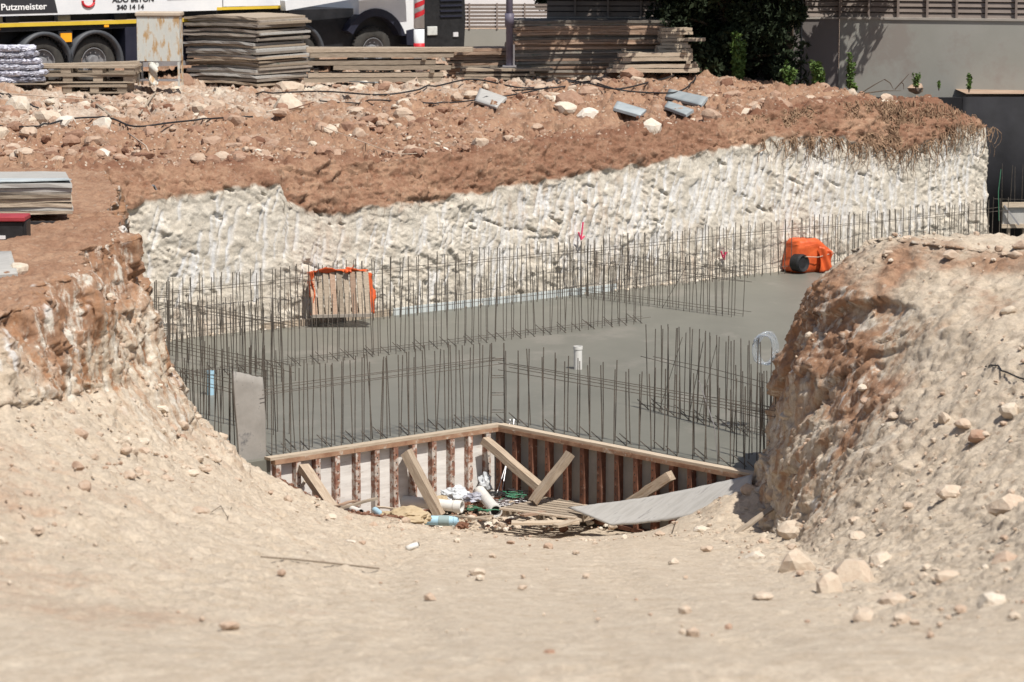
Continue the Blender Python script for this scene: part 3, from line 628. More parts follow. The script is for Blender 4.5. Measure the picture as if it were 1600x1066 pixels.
# ------------------------------------------------------------------ things in and around the notch
def pipe(label, a, b, r, m, cat='pipe', extra=None, group=None):
    a = Vector(a); b = Vector(b); d = b-a; L = d.length
    root = thing('plastic_pipe', label, cat, a, 0, group); root.rotation_euler = d.to_track_quat('Y', 'Z').to_euler()
    MB().lathe([(r*.86, .0), (r, 0), (r, L*.86), (r*1.12, L*.88), (r*1.12, L), (r*.9, L), (r*.86, L*.5), (r*.86, 0)], 24).build('shell', m, root, smooth=False)
    MB().lathe([(0.0001, L*.9), (r*.89, L*.9)], 24).build('inside', M['hole'], root)
    MB().lathe([(r*.85, .1*L), (0.0001, .1*L)], 24).build('inside', M['hole'], root)
    if extra: extra(root, r, L)
    return root
pipe('white plastic pipe lying behind the thick timber brace', PD(630, 783, 38.0), PD(722, 792, 37.7), .072, M['pvc'])
pipe('white plastic pipe pointing towards the camera near the formwork corner', PD(750, 768, 38.6), PD(775, 799, 37.5), .075, M['pvc'])
def sleeve(root, r, L):
    MB().lathe([(r*1.12, L*.42), (r*1.12, L*.74), (r, L*.74), (r, L*.42), (r*1.12, L*.42)], 24).build('grey_sleeve', M['pvcgrey'], root)
pipe('pale blue pipe with a grey sleeve on the sand edge', PD(664, 813, 37.0), PD(716, 814, 36.95), .06, M['pvcblue'], extra=sleeve)
pipe('small pale pipe stub with dark opening near the red soil', PD(548, 795, 37.2), PD(564, 801, 36.9), .045, M['pvc'])
pipe('small pipe stub with dark opening beside the brown paper sack', PD(586, 797, 37.3), PD(598, 806, 36.9), .04, M['pvcblue'])
pipe('white pipe standing upright out of the slab', PZ(903, 577, -3)-Vector((0, 0, .05)), PZ(903, 577, -3)+Vector((0, 0, .345)), .062, M['pvc'])
pipe('pale blue pipe standing upright among the left bars', PZ(329, 617, -3)-Vector((0, 0, .02)), PZ(329, 617, -3)+Vector((0, 0, .34)), .05, M['pvcblue'])
pipe('thin pale blue pipe at the foot of the cliff on the left', PZ(359, 514, -3)-Vector((0, 0, .02)), PZ(359, 514, -3)+Vector((0, 0, .24)), .03, M['pvcblue'])
pipe('small blue pipe stub beside the leftmost bars', PZ(251, 578, -3)-Vector((0, 0, .02)), PZ(251, 578, -3)+Vector((0, 0, .2)), .025, M['pvcblue'])
def blob(name, label, cat, c, sx, sy, sz, m, rough=.25, seed=0, rz=0, sub=4, freq=2.2, group=None, parent=None, flat=-.6):
    bm = bmesh.new(); bmesh.ops.create_icosphere(bm, subdivisions=sub, radius=1)
    V = np.array([v.co[:] for v in bm.verts]); d = fbm(V[:, 0]*freq+seed, V[:, 1]*freq, V[:, 2]*freq, 4, seed)*rough*1.6-rough*.3*np.abs(vn(V[:, 0]*freq*2, V[:, 1]*freq*2+seed, V[:, 2]*freq*2, seed+9))
    V = V*(1+d[:, None]); V[:, 2] = np.maximum(V[:, 2], flat); V *= np.array([sx, sy, sz])
    for v, p in zip(bm.verts, V): v.co = p
    me = bpy.data.meshes.new(name); bm.to_mesh(me); bm.free(); me.materials.append(m); me.polygons.foreach_set('use_smooth', [False]*len(me.polygons))
    o = bpy.data.objects.new(name, me); link(o, parent); o.location = c; o.rotation_euler = (0, 0, rz)
    if label: tag(o, label, cat, group)
    return o
blob('paper_sack', 'crumpled brown paper sack at the edge of the sand', 'sack', PD(634, 808, 36.6), (.31), .22, .11, M['paper'], .35, 3, .2)
blob('paper_sack', 'small brown paper scrap behind the thick brace', 'sack', PD(688, 782, 38.0), .12, .12, .06, M['paper'], .35, 8)
blob('plastic_bag', 'white plastic bag against the foot of the pale formwork', 'plastic bag', PD(713, 775, 38.3), .17, .14, .11, M['plastic'], .5, 5)
blob('plastic_bag', 'white plastic bag hanging in front of the formwork corner', 'plastic bag', PD(757, 755, 38.7), .09, .08, .14, M['plastic'], .5, 11)
blob('plastic_bag', 'grey crumpled plastic film behind the sloping white pipe', 'plastic bag', PD(738, 778, 38.2), .13, .1, .07, M['bag'], .5, 14)
blob('foam_lump', 'pale pink foam lump beside the pale blue pipe', 'foam lump', PD(722, 822, 36.7), .08, .08, .05, M['rock'], .3, 15)
def strips(name, label, cat, c, n, L, m, r=.006, kind=None, seed=0, spread=.2):
    rs = random.Random(seed); mb = MB()
    for i in range(n):
        p = Vector((rs.uniform(-spread, spread), rs.uniform(-spread, spread)*.6, rs.uniform(.0, .08))); pts = [p]
        a = rs.uniform(0, 6.28)
        for k in range(6): a += rs.uniform(-.9, .9); p = p+Vector((math.cos(a), math.sin(a)*.7, rs.uniform(-.15, .15)))*L/6; p.z = max(p.z, 0); pts.append(p)
        mb.tube(pts, r, 4)
    o = mb.build(name, m); o.location = c; return tag(o, label, cat, None, kind)
strips('green_net', 'tangled green net strips right of the sloping white pipe', 'net', PD(805, 779, 38.2), 14, .22, M['green'], .006, seed=1, spread=.16)
strips('green_net', 'green net scrap in front of the lying white pipe', 'net', PD(748, 802, 37.4), 7, .2, M['green'], .006, seed=2, spread=.11)
strips('wire_tangle', 'tangle of dark wire at the foot of the formwork corner', 'wire', PD(785, 776, 38.5), 40, .35, M['cable'], .004, seed=3, spread=.17)
strips('wire_tangle', 'loose pale wire tangle left of the slatted pallet', 'wire', PD(800, 790, 38.0), 22, .35, M['steel'], .003, seed=4, spread=.15)
lath('thin_plank', 'thin brown plank sticking up over the red soil', 'plank', PD(520, 797, 37.1), PD(590, 779, 37.3), .07, .025, M['wood'])
lath('thin_plank', 'short reddish plank under the thin brown plank', 'plank', PD(514, 792, 37.0), PD(556, 783, 37.4), .06, .02, M['woodred'])
lath('thin_plank', 'flat pale plank half buried below the slatted pallet', 'plank', PD(800, 817, 36.9), PD(905, 816, 36.85), .16, .03, M['woodpale'])
lath('thin_plank', 'dark slim plank leaning on the foot of the right bank', 'plank', PH(1152, 832), PH(1208, 796)+Vector((0, 0, .03)), .09, .02, M['wood'])
for a in [('short grey batten lying between the thick brace and the white pipe', (702, 806, 37.0), (762, 812, 36.7), .05, .02, 'wood'), ('short pale stick crossing behind the paper sack', (585, 792, 37.6), (640, 797, 37.2), .04, .02, 'woodpale'),
 ('dark stick pointing at the sloping white pipe', (726, 812, 36.8), (770, 806, 37.2), .03, .02, 'wood'), ('broken board end at the left tip of the grey sheet', (868, 822, 36.7), (905, 812, 36.9), .12, .03, 'woodpale'),
 ('brown wood scrap in front of the slatted pallet', (815, 806, 36.9), (850, 800, 37.2), .09, .025, 'woodred'), ('narrow lath leaning at the foot of the first formwork panel', (455, 778, 36.6), (478, 752, 36.9), .04, .02, 'woodpale')]:
    lath('wood_scrap', a[0], 'wood scrap', PD(*a[1]), PD(*a[2]), a[3], a[4], M[a[5]])
# slatted pallet
root = thing('slatted_pallet', 'slatted wooden pallet lying between the white pipe and the grey sheet', 'pallet', (0, 0, 0))
a0, a1, b0_, b1_ = PD(782, 797, 37.3), PD(900, 812, 36.9), PD(850, 781, 38.1), PD(960, 795, 37.6)
for k in range(8):
    s = k/7; MB().beam(a0.lerp(b0_, s)+Vector((0, 0, .02)), a1.lerp(b1_, s)+Vector((0, 0, .02)), .085, .022).build('slat', M['wood'], root)
for s in (.05, .5, .95): MB().beam(a0.lerp(a1, s)-Vector((0, 0, .03)), b0_.lerp(b1_, s)-Vector((0, 0, .03)), .06, .07).build('stringer', M['wood'], root)
# white cables hanging at the corner
for k, (x0, x1, lb) in enumerate(((797, 784, 'pale cable hanging straight into the formwork corner'), (803, 776, 'pale slanting cable crossing the formwork corner'))):
    mb = MB().tube([PD(x0, 655, 39.2), PD(x0-3, 690, 39.0), PD((x0+x1)/2, 730, 38.8), PD(x1, 772, 38.5)], .006, 5); tag(mb.build('hanging_cable', M['steel']), lb, 'cable')
for (x0, y0, x1, y1, lb) in ((1028, 640, 1106, 560, 'thin'), (1090, 560, 1122, 722, 'thin')):
    pass
tag(MB().tube([PZ(1122, 722, -3), PZ(1122, 722, -3)+Vector((-.05, 0, .45)), PZ(1122, 722, -3)+Vector((-.24, .1, 1.0))], .006, 5).build('hanging_cable', M['steel']), 'pale curved wire rising from the slab by the tall bars', 'wire')
# clear plastic coil right
root = thing('plastic_coil', 'shiny clear plastic coil hanging on the bars beside the right bank', 'plastic coil', PD(1192, 546, 38.6))
for k in range(5):
    pts = [Vector((.13*math.cos(t)+.02*k, .03*k, .2*math.sin(t)+.015*math.sin(3*t+k))) for t in np.linspace(0, 6.283, 25)]
    MB().tube(pts, .013, 7, cap=False).build('loop', M['clear'], root, smooth=True)
# foam strip and board at the cliff foot
k0, k1, k2 = wall_u(400), wall_u(606), wall_u(850)
lath('edge_board', 'narrow brown board along the slab edge at the cliff foot', 'board', A0+nv*.13+tv*k0+Vector((0, 0, .05)), A0+nv*.13+tv*(k1-.05)+Vector((0, 0, .05)), .03, .12, M['wood'])
lath('foam_strip', 'pale blue foam strip along the slab edge at the cliff foot', 'foam strip', A0+nv*.13+tv*k1+Vector((0, 0, .05)), A0+nv*.13+tv*(k2+1.6)+Vector((0, 0, .05)), .03, .14, M['foam'])
# ------------------------------------------------------------------ orange covered things on the slab
def crumple(name, parent, pts, m, th=.012, seed=0, nu=16, nvv=12, amp=.03):
    c = pts; rs = seed
    def bd(s, q, n): return n*amp*float(fbm(np.array(s*4.+rs), np.array(q*4.), np.array(0.), 3, rs))*2
    return patch(name, None, None, *c, th, m, nu, nvv, bend=bd, parent=parent, edge=.012, seed=seed)
root = thing('ribbed_mat', 'upright wooden slat pallet wrapped in an orange sheet at the cliff foot', 'pallet')
D = 48.3; q = lambda px, py, dd=0: PD(px, py, D+dd)
xs = np.linspace(490, 574, 9)
for k in range(9):
    MB().beam(q(xs[k]+2, 492, .0), q(xs[k]-3, 425, .22), .085, .03, 0).build('slat', M['wood' if k % 3 else 'woodred'], root)
MB().beam(q(486, 428, .28), q(574, 425, .28), .06, .06).build('crossbar', M['wood'], root); MB().beam(q(490, 484, .08), q(580, 484, .08), .06, .06).build('crossbar', M['wood'], root)
MB().beam(q(488, 494, .0), q(582, 492, .0), .12, .05).build('crossbar', M['sheet'], root)
crumple('orange_sheet', root, [q(480, 426, .3), q(489, 492, .15), q(491, 492, .02), q(489, 423, .12)], M['tarp'], seed=1)
crumple('orange_sheet', root, [q(484, 428, .4), q(576, 424, .4), q(572, 419, .25), q(494, 424, .1)], M['tarp'], seed=2, amp=.04)
crumple('orange_sheet', root, [q(570, 424, .3), q(579, 488, .1), q(586, 490, .35), q(582, 428, .5)], M['tarp'], seed=3)
crumple('orange_sheet', root, [q(538, 425, .1), q(548, 425, .1), q(552, 417, .2), q(540, 420, .2)], M['tarp'], seed=5)
root = thing('orange_cover', 'bright orange hood with a dark round mouth behind the right mound', 'orange hood')
D = 52.5
def superq(a, b, sx, sy, sz, e=.45):
    f_ = lambda t: math.copysign(abs(t)**e, t)
    return Vector((sx*f_(math.cos(b))*f_(math.cos(a)), sy*f_(math.cos(b))*f_(math.sin(a)), sz*f_(math.sin(b))))
V = []; nu_, nv_ = 56, 26
for i in range(nu_+1):
    for j in range(nv_+1):
        a = 2*math.pi*i/nu_; b = -math.pi/2*.98+math.pi*.98*j/nv_; v = superq(a, b, .41, .24, .31, .34); k_ = float(ridged(np.array(v.x*4), np.array(v.y*4+v.z*3), np.array(v.z*4), 3, 12)); v = v*(1+.07*k_); v.x += .06*v.z+.03*math.sin(9*v.z); v.z += .31
        if v.z > .3 and v.x > .1: v.z -= (v.x-.1)*.7*(v.z-.3)/.3
        V.append(v)
Fs = [(i*(nv_+1)+j, (i+1)*(nv_+1)+j, (i+1)*(nv_+1)+j+1, i*(nv_+1)+j+1) for i in range(nu_) for j in range(nv_)]
base = PZ(1262, 424, -3)
root.location = base; root.rotation_euler = (0, 0, R(28))
sh = MB().add(V, Fs).build('hood', M['tarp'], root)
MB().lathe([(.0001, .03), (.10, .03), (.15, 0), (.17, .04), (.17, .2), (.16, .22), (.0001, .22)], 26, Matrix.Translation((-.31, -.34, .20)) @ Matrix.Rotation(R(15), 4, 'Z')).build('wheel', M['black'], root)  # solid black disc standing in for the hood's dark hollow mouth
MB().tube([(-.38, -.30, .33), (0, -.34, .30), (.42, -.27, .36)], .008, 5).build('white_cord', M['rope'], root)
patch('side_flap', None, None, (.02, -.36, .02), (.34, -.34, .02), (.30, -.30, .40), (.05, -.33, .50), .012, M['tarp'], bend=lambda s, q, n: n*.035*math.sin(9*s+5*q), parent=root)
# ------------------------------------------------------------------ spray marks on the cliff
def mark(label, strokes, Doff=.16):
    mb = MB()
    for st in strokes:
        pts = []
        for px, py in st:
            p = wallhit(px, py, A0+nv*Doff, tv); pts.append(p)
        mb.tube(pts, .016, 5)
    o = mb.build('spray_mark', M['pink']); return tag(o, label, 'spray mark')
mark('pink spray painted arrow pointing down on the white cliff', [[(911, 347), (908, 374)], [(904, 363), (908, 375), (913, 369)]], .12)
mark('small pink spray painted mark on the cliff right of the arrow', [[(1127, 393), (1129, 402), (1136, 394)], [(1130, 398), (1132, 406)], [(1133, 394), (1132, 404)]], .12)
# ------------------------------------------------------------------ stones
def rock_np(n, rs, sub=1):
    bm = bmesh.new(); bmesh.ops.create_icosphere(bm, subdivisions=sub, radius=1)
    V = np.array([v.co[:] for v in bm.verts]); Fc = np.array([[v.index for v in f.verts] for f in bm.faces]); bm.free(); return V, Fc
RV, RF = rock_np(1, None, 2); RV1, RF1 = rock_np(1, None, 1)
def rock_shape(seed, V0):
    rs = np.random.default_rng(seed); V = V0*(1+.22*vn(V0[:, 0]*1.7+seed, V0[:, 1]*1.7, V0[:, 2]*1.7, seed)[:, None])
    for _ in range(7):
        n = rs.normal(size=3); n /= np.linalg.norm(n); d = V @ n; lim = rs.uniform(.58, .86); V = V-np.outer(np.clip(d-lim, 0, None), n)
    return V*np.array([1, rs.uniform(.6, 1), rs.uniform(.45, .8)])
SH = [rock_shape(i+50, RV1) for i in range(40)]
SH2 = [(lambda v: v+.07*np.stack([fbm(v[:, 0]*3+k, v[:, 1]*3, v[:, 2]*3, 3, i+k) for k in range(3)], 1))(rock_shape(i+150, RV)) for i in range(40)]
def scatter(name, label, pts, sizes, tones):
    Vs = []; Fs = []; T = []; off = 0
    for p, s, t in zip(pts, sizes, tones):
        big = s > .06; v = (SH2 if big else SH)[random.randrange(40)]; RFx = RF if big else RF1; a = random.uniform(0, 6.28); c, s_ = math.cos(a), math.sin(a)
        q = np.stack([v[:, 0]*c-v[:, 1]*s_, v[:, 0]*s_+v[:, 1]*c, v[:, 2]], 1)*s+np.array(p); q[:, 2] += s*.15
        Vs.append(q); Fs.append(RFx+off); off += len(q); T.append(np.full(len(q), t))
    o = np_mesh(name, np.concatenate(Vs), np.concatenate(Fs), M['rock'], attrs={'tone': np.concatenate(T)}, smooth=False)
    return tag(o, label, 'rubble', None, 'stuff')
pts = []; sz = []; tn = []
for i in range(19000):
    u = random.uniform(-3, UE-.3); wd = abs(random.gauss(0, 1))*6.5 if random.random() < .6 else random.uniform(.1, 16)
    if wd > 17: continue
    x = A0.x+u*tv.x-(wd+.6)*nv.x; y = A0.y+u*tv.y-(wd+.6)*nv.y
    if not (-.19 < x/y < .185): continue
    cl_ = float(vn(np.array(x*.7), np.array(y*.7), np.array(0.), 200)); 
    cl_ = cl_+.6*float(vn(np.array(x*1.9), np.array(y*1.9), np.array(0.), 201))
    if cl_ < random.uniform(-.75, .85)+(.25 if wd < 4 else 0): continue
    s = min(.021*random.paretovariate(1.5), .19)
    z_ = H(x, y)-.25*s
    pale = .46 if 4 < wd < 13 else .30
    pts.append((x, y, z_)); sz.append(s); tn.append(min(1, max(0, random.gauss(pale+.12*cl_, .22))))
scatter('rubble', 'broken stones strewn over the red ground above the cliff', pts, sz, tn)
pts = []; sz = []; tn = []
gi = NEARP
for i in range(6500):
    D = random.uniform(16, 36.2); x = random.uniform(-4.6, 5.6)
    if abs(x)/D > .19: continue
    if x > 2.2: wgt = .62
    elif x < -3.2 and D > 25: wgt = 1.0
    elif x < -3: wgt = .5
    elif D > 33: wgt = .5
    else: wgt = .05
    if float(vn(np.array(x*1.1), np.array(D*1.1), np.array(0.), 210)) < .1 and wgt < .9: wgt *= .3
    if random.random() > wgt: continue
    s = min(.012*random.paretovariate(1.7), .075 if x < 2 else .12)
    pts.append((x, D, near_h(x, D)+.02)); sz.append(s); tn.append(min(.85, max(0, random.gauss(.66, .10))))
scatter('clods', 'small sandy clods and stones on the ramp and its banks', pts, sz, tn)
pts = []; sz = []; tn = []
for i in range(2200):
    x = random.uniform(-2.85, -1.25); D = random.uniform(35.65, 37.3)
    pts.append((x, D, near_h(x, D)+.02)); sz.append(min(.009*random.paretovariate(1.7), .045)); tn.append(random.gauss(.02, .05))
scatter('red_clods', 'crumbly red soil heaped at the foot of the pale formwork', pts, sz, tn)
pts = []; sz = []; tn = []
for i in range(420):
    px = random.uniform(600, 960); py = random.uniform(786, 828) if px > 700 else random.uniform(790, 826)
    p = PZ(px, py, -3.98); pts.append(p); sz.append(min(.015*random.paretovariate(1.6), .07)); tn.append(random.choice([.1, .3, .8, .95, .7]))
scatter('debris', 'small stones and scraps of building debris on the pit floor', pts, sz, tn)
pts = []; sz = []; tn = []
for i in range(500):        # crumbs fallen at the cliff foot
    u = random.uniform(0, UE); p = A0+tv*u+nv*abs(random.gauss(0, .09)); pts.append((p.x, p.y, -2.99)); sz.append(min(.012*random.paretovariate(1.6), .06)); tn.append(random.gauss(.85, .1))
scatter('crumbs', 'chalk crumbs fallen along the cliff foot', pts, sz, tn)
def rock(label, px, py, wpx, tone, seed, hf=.7, near=False, group=None):
    p = PH(px, py, 10 if near else 43); s = wpx/2*p.y/F*1.15
    V = rock_shape(seed, RV)*s; V[:, 2] *= hf/.62
    V = V+.04*s*np.stack([fbm(V[:, 0]/s*4, V[:, 1]/s*4, V[:, 2]/s*4, 3, seed+k) for k in range(3)], 1)
    o = np_mesh('boulder', V, RF, M['rock'], attrs={'tone': np.full(len(V), tone)}, smooth=False)
    o.location = p+Vector((0, 0, s*.08)); return tag(o, label, 'boulder', group)
for a in [
 ('reddish block of stone between the rusty cabinet and the board stack', 290, 130, 34, .35, 301), ('large pale boulder beside the grey wall plants', 1213, 118, 30, .8, 302),
 ('flat white stone left below the pallets', 103, 196, 38, .97, 303), ('white stone lying on the black cable below the pallets', 160, 200, 34, .9, 304),
 ('round pale stone at the left picture edge', 30, 172, 46, .85, 305), ('orange brown boulder under the cable before the big board stack', 892, 160, 46, .3, 306),
 ('upright brown stone beside the orange brown boulder', 917, 146, 28, .4, 307), ('reddish square boulder before the dark board stack', 987, 120, 34, .33, 308),
 ('small orange stone before the long timber stack', 600, 140, 24, .22, 309), ('low tan boulder at the right foot of the sheet stack', 452, 141, 44, .7, 310, .5),
 ('white chalk block below the tilted grey board', 918, 182, 30, .97, 311), ('broad pale slab of stone left of the white chalk block', 885, 172, 40, .85, 312),
 ('pale rock in the middle of the rubble under the cables', 450, 170, 44, .78, 313), ('flat tan rock at the left of the rubble field', 75, 187, 40, .75, 314),
 ('brown stone half sunk in the red ground at left', 112, 243, 20, .5, 315), ('tan stone pair on the red ground above the cliff, left one', 310, 250, 26, .55, 316),
 ('tan stone pair on the red ground above the cliff, right one', 345, 247, 26, .65, 317), ('white stone in the red soil above the middle of the cliff', 1018, 205, 34, .9, 318),
 ('pale stone right of the fallen grey boards', 1188, 122, 28, .7, 319), ('pinkish stone on the root covered rim', 1385, 155, 22, .6, 320),
 ('pale stone in front of the small leafy plants', 1330, 147, 18, .75, 321), ('brown stone on the far right of the rubble bank', 1430, 138, 22, .5, 322)]:
    rock(*a)
for a in [
 ('tall pale rock standing at the foot of the right bank', 1332, 905, 66, .70, 401, 1.0), ('pale rock left of the tall rock at the foot of the right bank', 1297, 925, 42, .72, 402, .9),
 ('broad rock at the left end of the right bank foot', 1240, 830, 46, .74, 403, .6), ('smooth rock below the bank above the rock row', 1245, 890, 60, .72, 404, .7),
 ('low rock in the right foreground rubble', 1395, 945, 50, .70, 405, .7), ('grey rock at the right picture edge in the rubble', 1480, 905, 40, .68, 406, .7),
 ('rock half buried high on the right bank', 1490, 775, 56, .70, 407, .6), ('large embedded rock low on the right bank', 1575, 795, 62, .68, 408, .5),
 ('small rock on the right bank foot beside the slim plank', 1205, 822, 26, .85, 409, .6), ('round rock right of the tall rock', 1375, 880, 34, .8, 410, .8),
 ('pale rock perched on the left plateau by the crate', 28, 425, 36, .8, 411, .8), ('small pale stone lying on the ramp under the white pipe elbow', 547, 848, 22, .9, 412, .4),
 ('dark little stone alone in the foreground sand', 860, 1022, 20, .3, 413, .6), ('flat cracked stone on the left side of the ramp', 315, 800, 34, .62, 414, .5), ('pale stone on the left slope above the ramp', 222, 690, 20, .85, 415, .5),
 ('pale rock on the edge of the left bank above the pit', 250, 640, 26, .85, 416, .6), ('low rock by the footprints on the left slope', 300, 740, 24, .8, 417, .5), ('round little rock at the right pit edge below the grey sheet', 1095, 830, 24, .85, 418, .6)]:
    rock(*a[:6], hf=a[6], near=True)
# ------------------------------------------------------------------ roots on the cliff rim
mb = MB(); rs = random.Random(5)
for k in range(2600):
    px = rs.gauss(1360, 95) if k % 4 else rs.uniform(200, 1540); u = wall_u(px)
    if u > UE-.1 or u < .3: continue
    zt = float(np.interp(u, LU, LZ)); zb = float(np.interp(u, WU, WZ)); z0 = rs.uniform(zb-.05, zt+.06); L = rs.uniform(.15, .85) if px > 1180 else rs.uniform(.08, .28)
    bk = .1+.42*max(0, min(1, (z0-zb)/max(.05, zt-zb))); p = A0+tv*u-nv*(bk-.10); p.z = z0; pts = [p.copy()]; a = rs.uniform(-.8, .8)
    for j in range(6):
        a += rs.uniform(-1.2, 1.2); p = p+(tv*math.sin(a)*.6+Vector((0, 0, -1))*abs(math.cos(a))+nv*rs.uniform(-.15, .5 if j < 2 else .08))*L/6; pts.append(p.copy())
    r0 = rs.uniform(.004, .013) if px > 1180 else rs.uniform(.002, .005); mb.tube(pts, [r0*(1.5 if k % 9 == 0 and px > 1180 else 1)*(1-.13*j) for j in range(7)], 4)
tag(mb.build('roots', M['root']), 'dry brown roots hanging from the red soil over the cliff', 'roots', None, 'stuff')
# ------------------------------------------------------------------ building supplies above the cliff
ORD = ['topmost', 'second', 'third', 'fourth', 'fifth', 'sixth', 'seventh', 'eighth', 'ninth', 'tenth', 'eleventh', 'twelfth', 'thirteenth', 'fourteenth', 'fifteenth', 'sixteenth', 'seventeenth', 'eighteenth', 'nineteenth', 'twentieth', 'twenty-first', 'twenty-second', 'twenty-third', 'twenty-fourth', 'twenty-fifth', 'twenty-sixth', 'twenty-seventh', 'twenty-eighth', 'twenty-ninth', 'thirtieth']
def ordl(i, n, what, where):
    if i == n-1: return '%s at the bottom %s' % (what, where)
    return ('topmost %s %s' % (what, where)) if i == 0 else ('%s, %s from the top %s' % (what, ORD[i], where))
def board_stack(c0, va, vb, n, z0, t, what, where, cat, group, mats, jit=.05, fan=0, gap=.004, topjit=0):
    va = Vector(va); vb = Vector(vb); La, Lb = va.length, vb.length; ang = math.atan2(va.y, va.x); zc = z0
    for i in range(n):
        k = n-1-i; th = t*random.uniform(.8, 1.15); jj = jit*(1+topjit*(i/n))
        nu = 10; sag = [random.uniform(-.006, .006) for _ in range(nu+1)]; ex = random.uniform(-jj, jj); ey = random.uniform(-jj, jj); vs = []; fs = []
        la = La*random.uniform(1-fan, 1); lb = Lb*random.uniform(1-fan, 1); drp = random.uniform(0, .02)*(1+topjit)
        for a in range(nu+1):
            for b in (0, 1):
                for zz_ in (0, 1):
                    vs.append((la*a/nu, lb*b*(1 if b == 0 else 1)+random.uniform(-.008, .008), zz_*th+sag[a]-drp*(2*a/nu-1)**2))
        for a in range(nu):
            q = a*4; fs += [(q, q+2, q+6, q+4), (q+1, q+5, q+7, q+3), (q, q+4, q+5, q+1), (q+2, q+3, q+7, q+6)]
        fs += [(0, 1, 3, 2), (nu*4, nu*4+2, nu*4+3, nu*4+1)]
        o = MB().add(vs, fs).build('board', random.choice(mats)); bm = bmesh.new(); bm.from_mesh(o.data)
        if vb.x*va.y-vb.y*va.x > 0:
            for v in bm.verts: v.co.y *= -1
        bmesh.ops.recalc_face_normals(bm, faces=bm.faces[:]); bm.to_mesh(o.data); bm.free()
        o.location = Vector((c0[0], c0[1], zc))+va.normalized()*ex+vb.normalized()*ey; o.rotation_euler = (0, 0, ang+random.uniform(-.02, .02)*(1+topjit))
        tag(o, ordl(k, n, what, where), cat, group); zc += th+gap
    return zc
# corner-on stack beside the cabinet
cr = PZ(402, 136, 0)
for dx in (.25, 1.2): lath('bearer', 'timber bearer under the %s end of the corner stack' % ('near' if dx < 1 else 'far'), 'timber bearer', cr+Vector((-1.5+dx*.6, 1.0+dx*.5, .03)), cr+Vector((.0+dx*.6, .1+dx*.8, .03)), .1, .07, M['wood'])
board_stack((cr.x, cr.y), Vector((-1.62, 1.02, 0)), Vector((.98, 1.55, 0)), 27, .06, .047, 'grey formwork board', 'of the tall stack beside the rusty cabinet', 'board', 'boards in the tall stack beside the cabinet', [M['sheet'], M['sheet'], M['wood'], M['ply']], .035, .03, .005, topjit=1.5)
# long timbers in the middle
def timber_pile(label_where, group, x0px, x1px, ypx, D, rows, t, wd, m, lens=None, seed=0, depth=3, cat='timber beam'):
    rs = random.Random(seed); base = PZ(x0px, ypx, H(PD(x0px, ypx, D).x, D)); zc = PD(x0px, ypx, D).z
    for r_ in range(rows):
        xa, xb = x0px+rs.uniform(-4, 8), x1px+rs.uniform(-28, 6)
        if lens: xa, xb = lens[r_]
        for k in range(depth):
            a = PD(xa+rs.uniform(-3, 3), ypx, D+k*wd*1.25); b = PD(xb+rs.uniform(-6, 6), ypx, D+k*wd*1.25+.15)
            a.z = zc+t/2; b.z = zc+t/2+rs.uniform(-.012, .012)
            pos = ORD[rows-1-r_] if rows-1-r_ else 'top'
            lath('timber_beam', '%s timber in the %s layer of the %s' % (('front', 'middle', 'back')[k], 'top' if pos == 'top' else pos+' from top', label_where), cat, a, b, wd, t, m, group, wob=.005)
        zc += t+.012
        if r_ in (1, 3):
            for q_ in (.06, .93):
                a = PD(xa+(xb-xa)*q_, ypx, D-.02); b = PD(xa+(xb-xa)*q_, ypx, D+depth*wd*1.2); a.z = b.z = zc+.025
                lath('spacer', 'spacer under the %s end of %s layer, %s' % ('left' if q_ < .5 else 'right', ORD[rows-2-r_] if rows-2-r_ > 0 else 'top', label_where), 'wooden spacer', a, b, .09, .05, M['wood'], wob=.003)
            zc += .055
    return zc
timber_pile('long grey timber stack', 'timbers of the long stack', 480, 706, 129, 61.6, 6, .088, .2, M['wood'], [(478, 694), (482, 690), (522, 700), (484, 676), (484, 706), (480, 737)], 2)
# low boards and reddish stack right of it
board_stack(PD(702, 118, 63.2)[:2], (1.45, .1, 0), (-.1, 1.2, 0), 13, .05, .05, 'reddish weathered board', 'of the stack left of the steel pole', 'board', 'boards in the reddish stack', [M['woodred'], M['wood'], M['woodred']], .07, .12, .008)
timber_pile('low pile under the steel pole', 'timbers of the low pile', 715, 862, 124, 62.0, 3, .045, .22, M['wood'], None, 4)
board_stack(PD(804, 113, 62.6)[:2], (3.3, .35, 0), (-.25, 1.6, 0), 28, .04, .046, 'wide formwork board', 'of the tree shaded big stack', 'board', 'boards in the big shaded stack', [M['sheet'], M['woodred'], M['sheet']], .05, .04, .003)
# irregular bundle at its right end and the small bundle before it
timber_pile('rough bundle ending the shaded stack', 'timbers of the rough bundle', 1030, 1092, 112, 62.1, 11, .06, .13, M['woodpale'], None, 6)
timber_pile('small bundle before the shaded stack', 'timbers of the small bundle', 952, 1082, 113, 61.5, 4, .075, .16, M['woodpale'], [(950, 1086), (955, 1085), (975, 1080), (968, 1076)], 8)
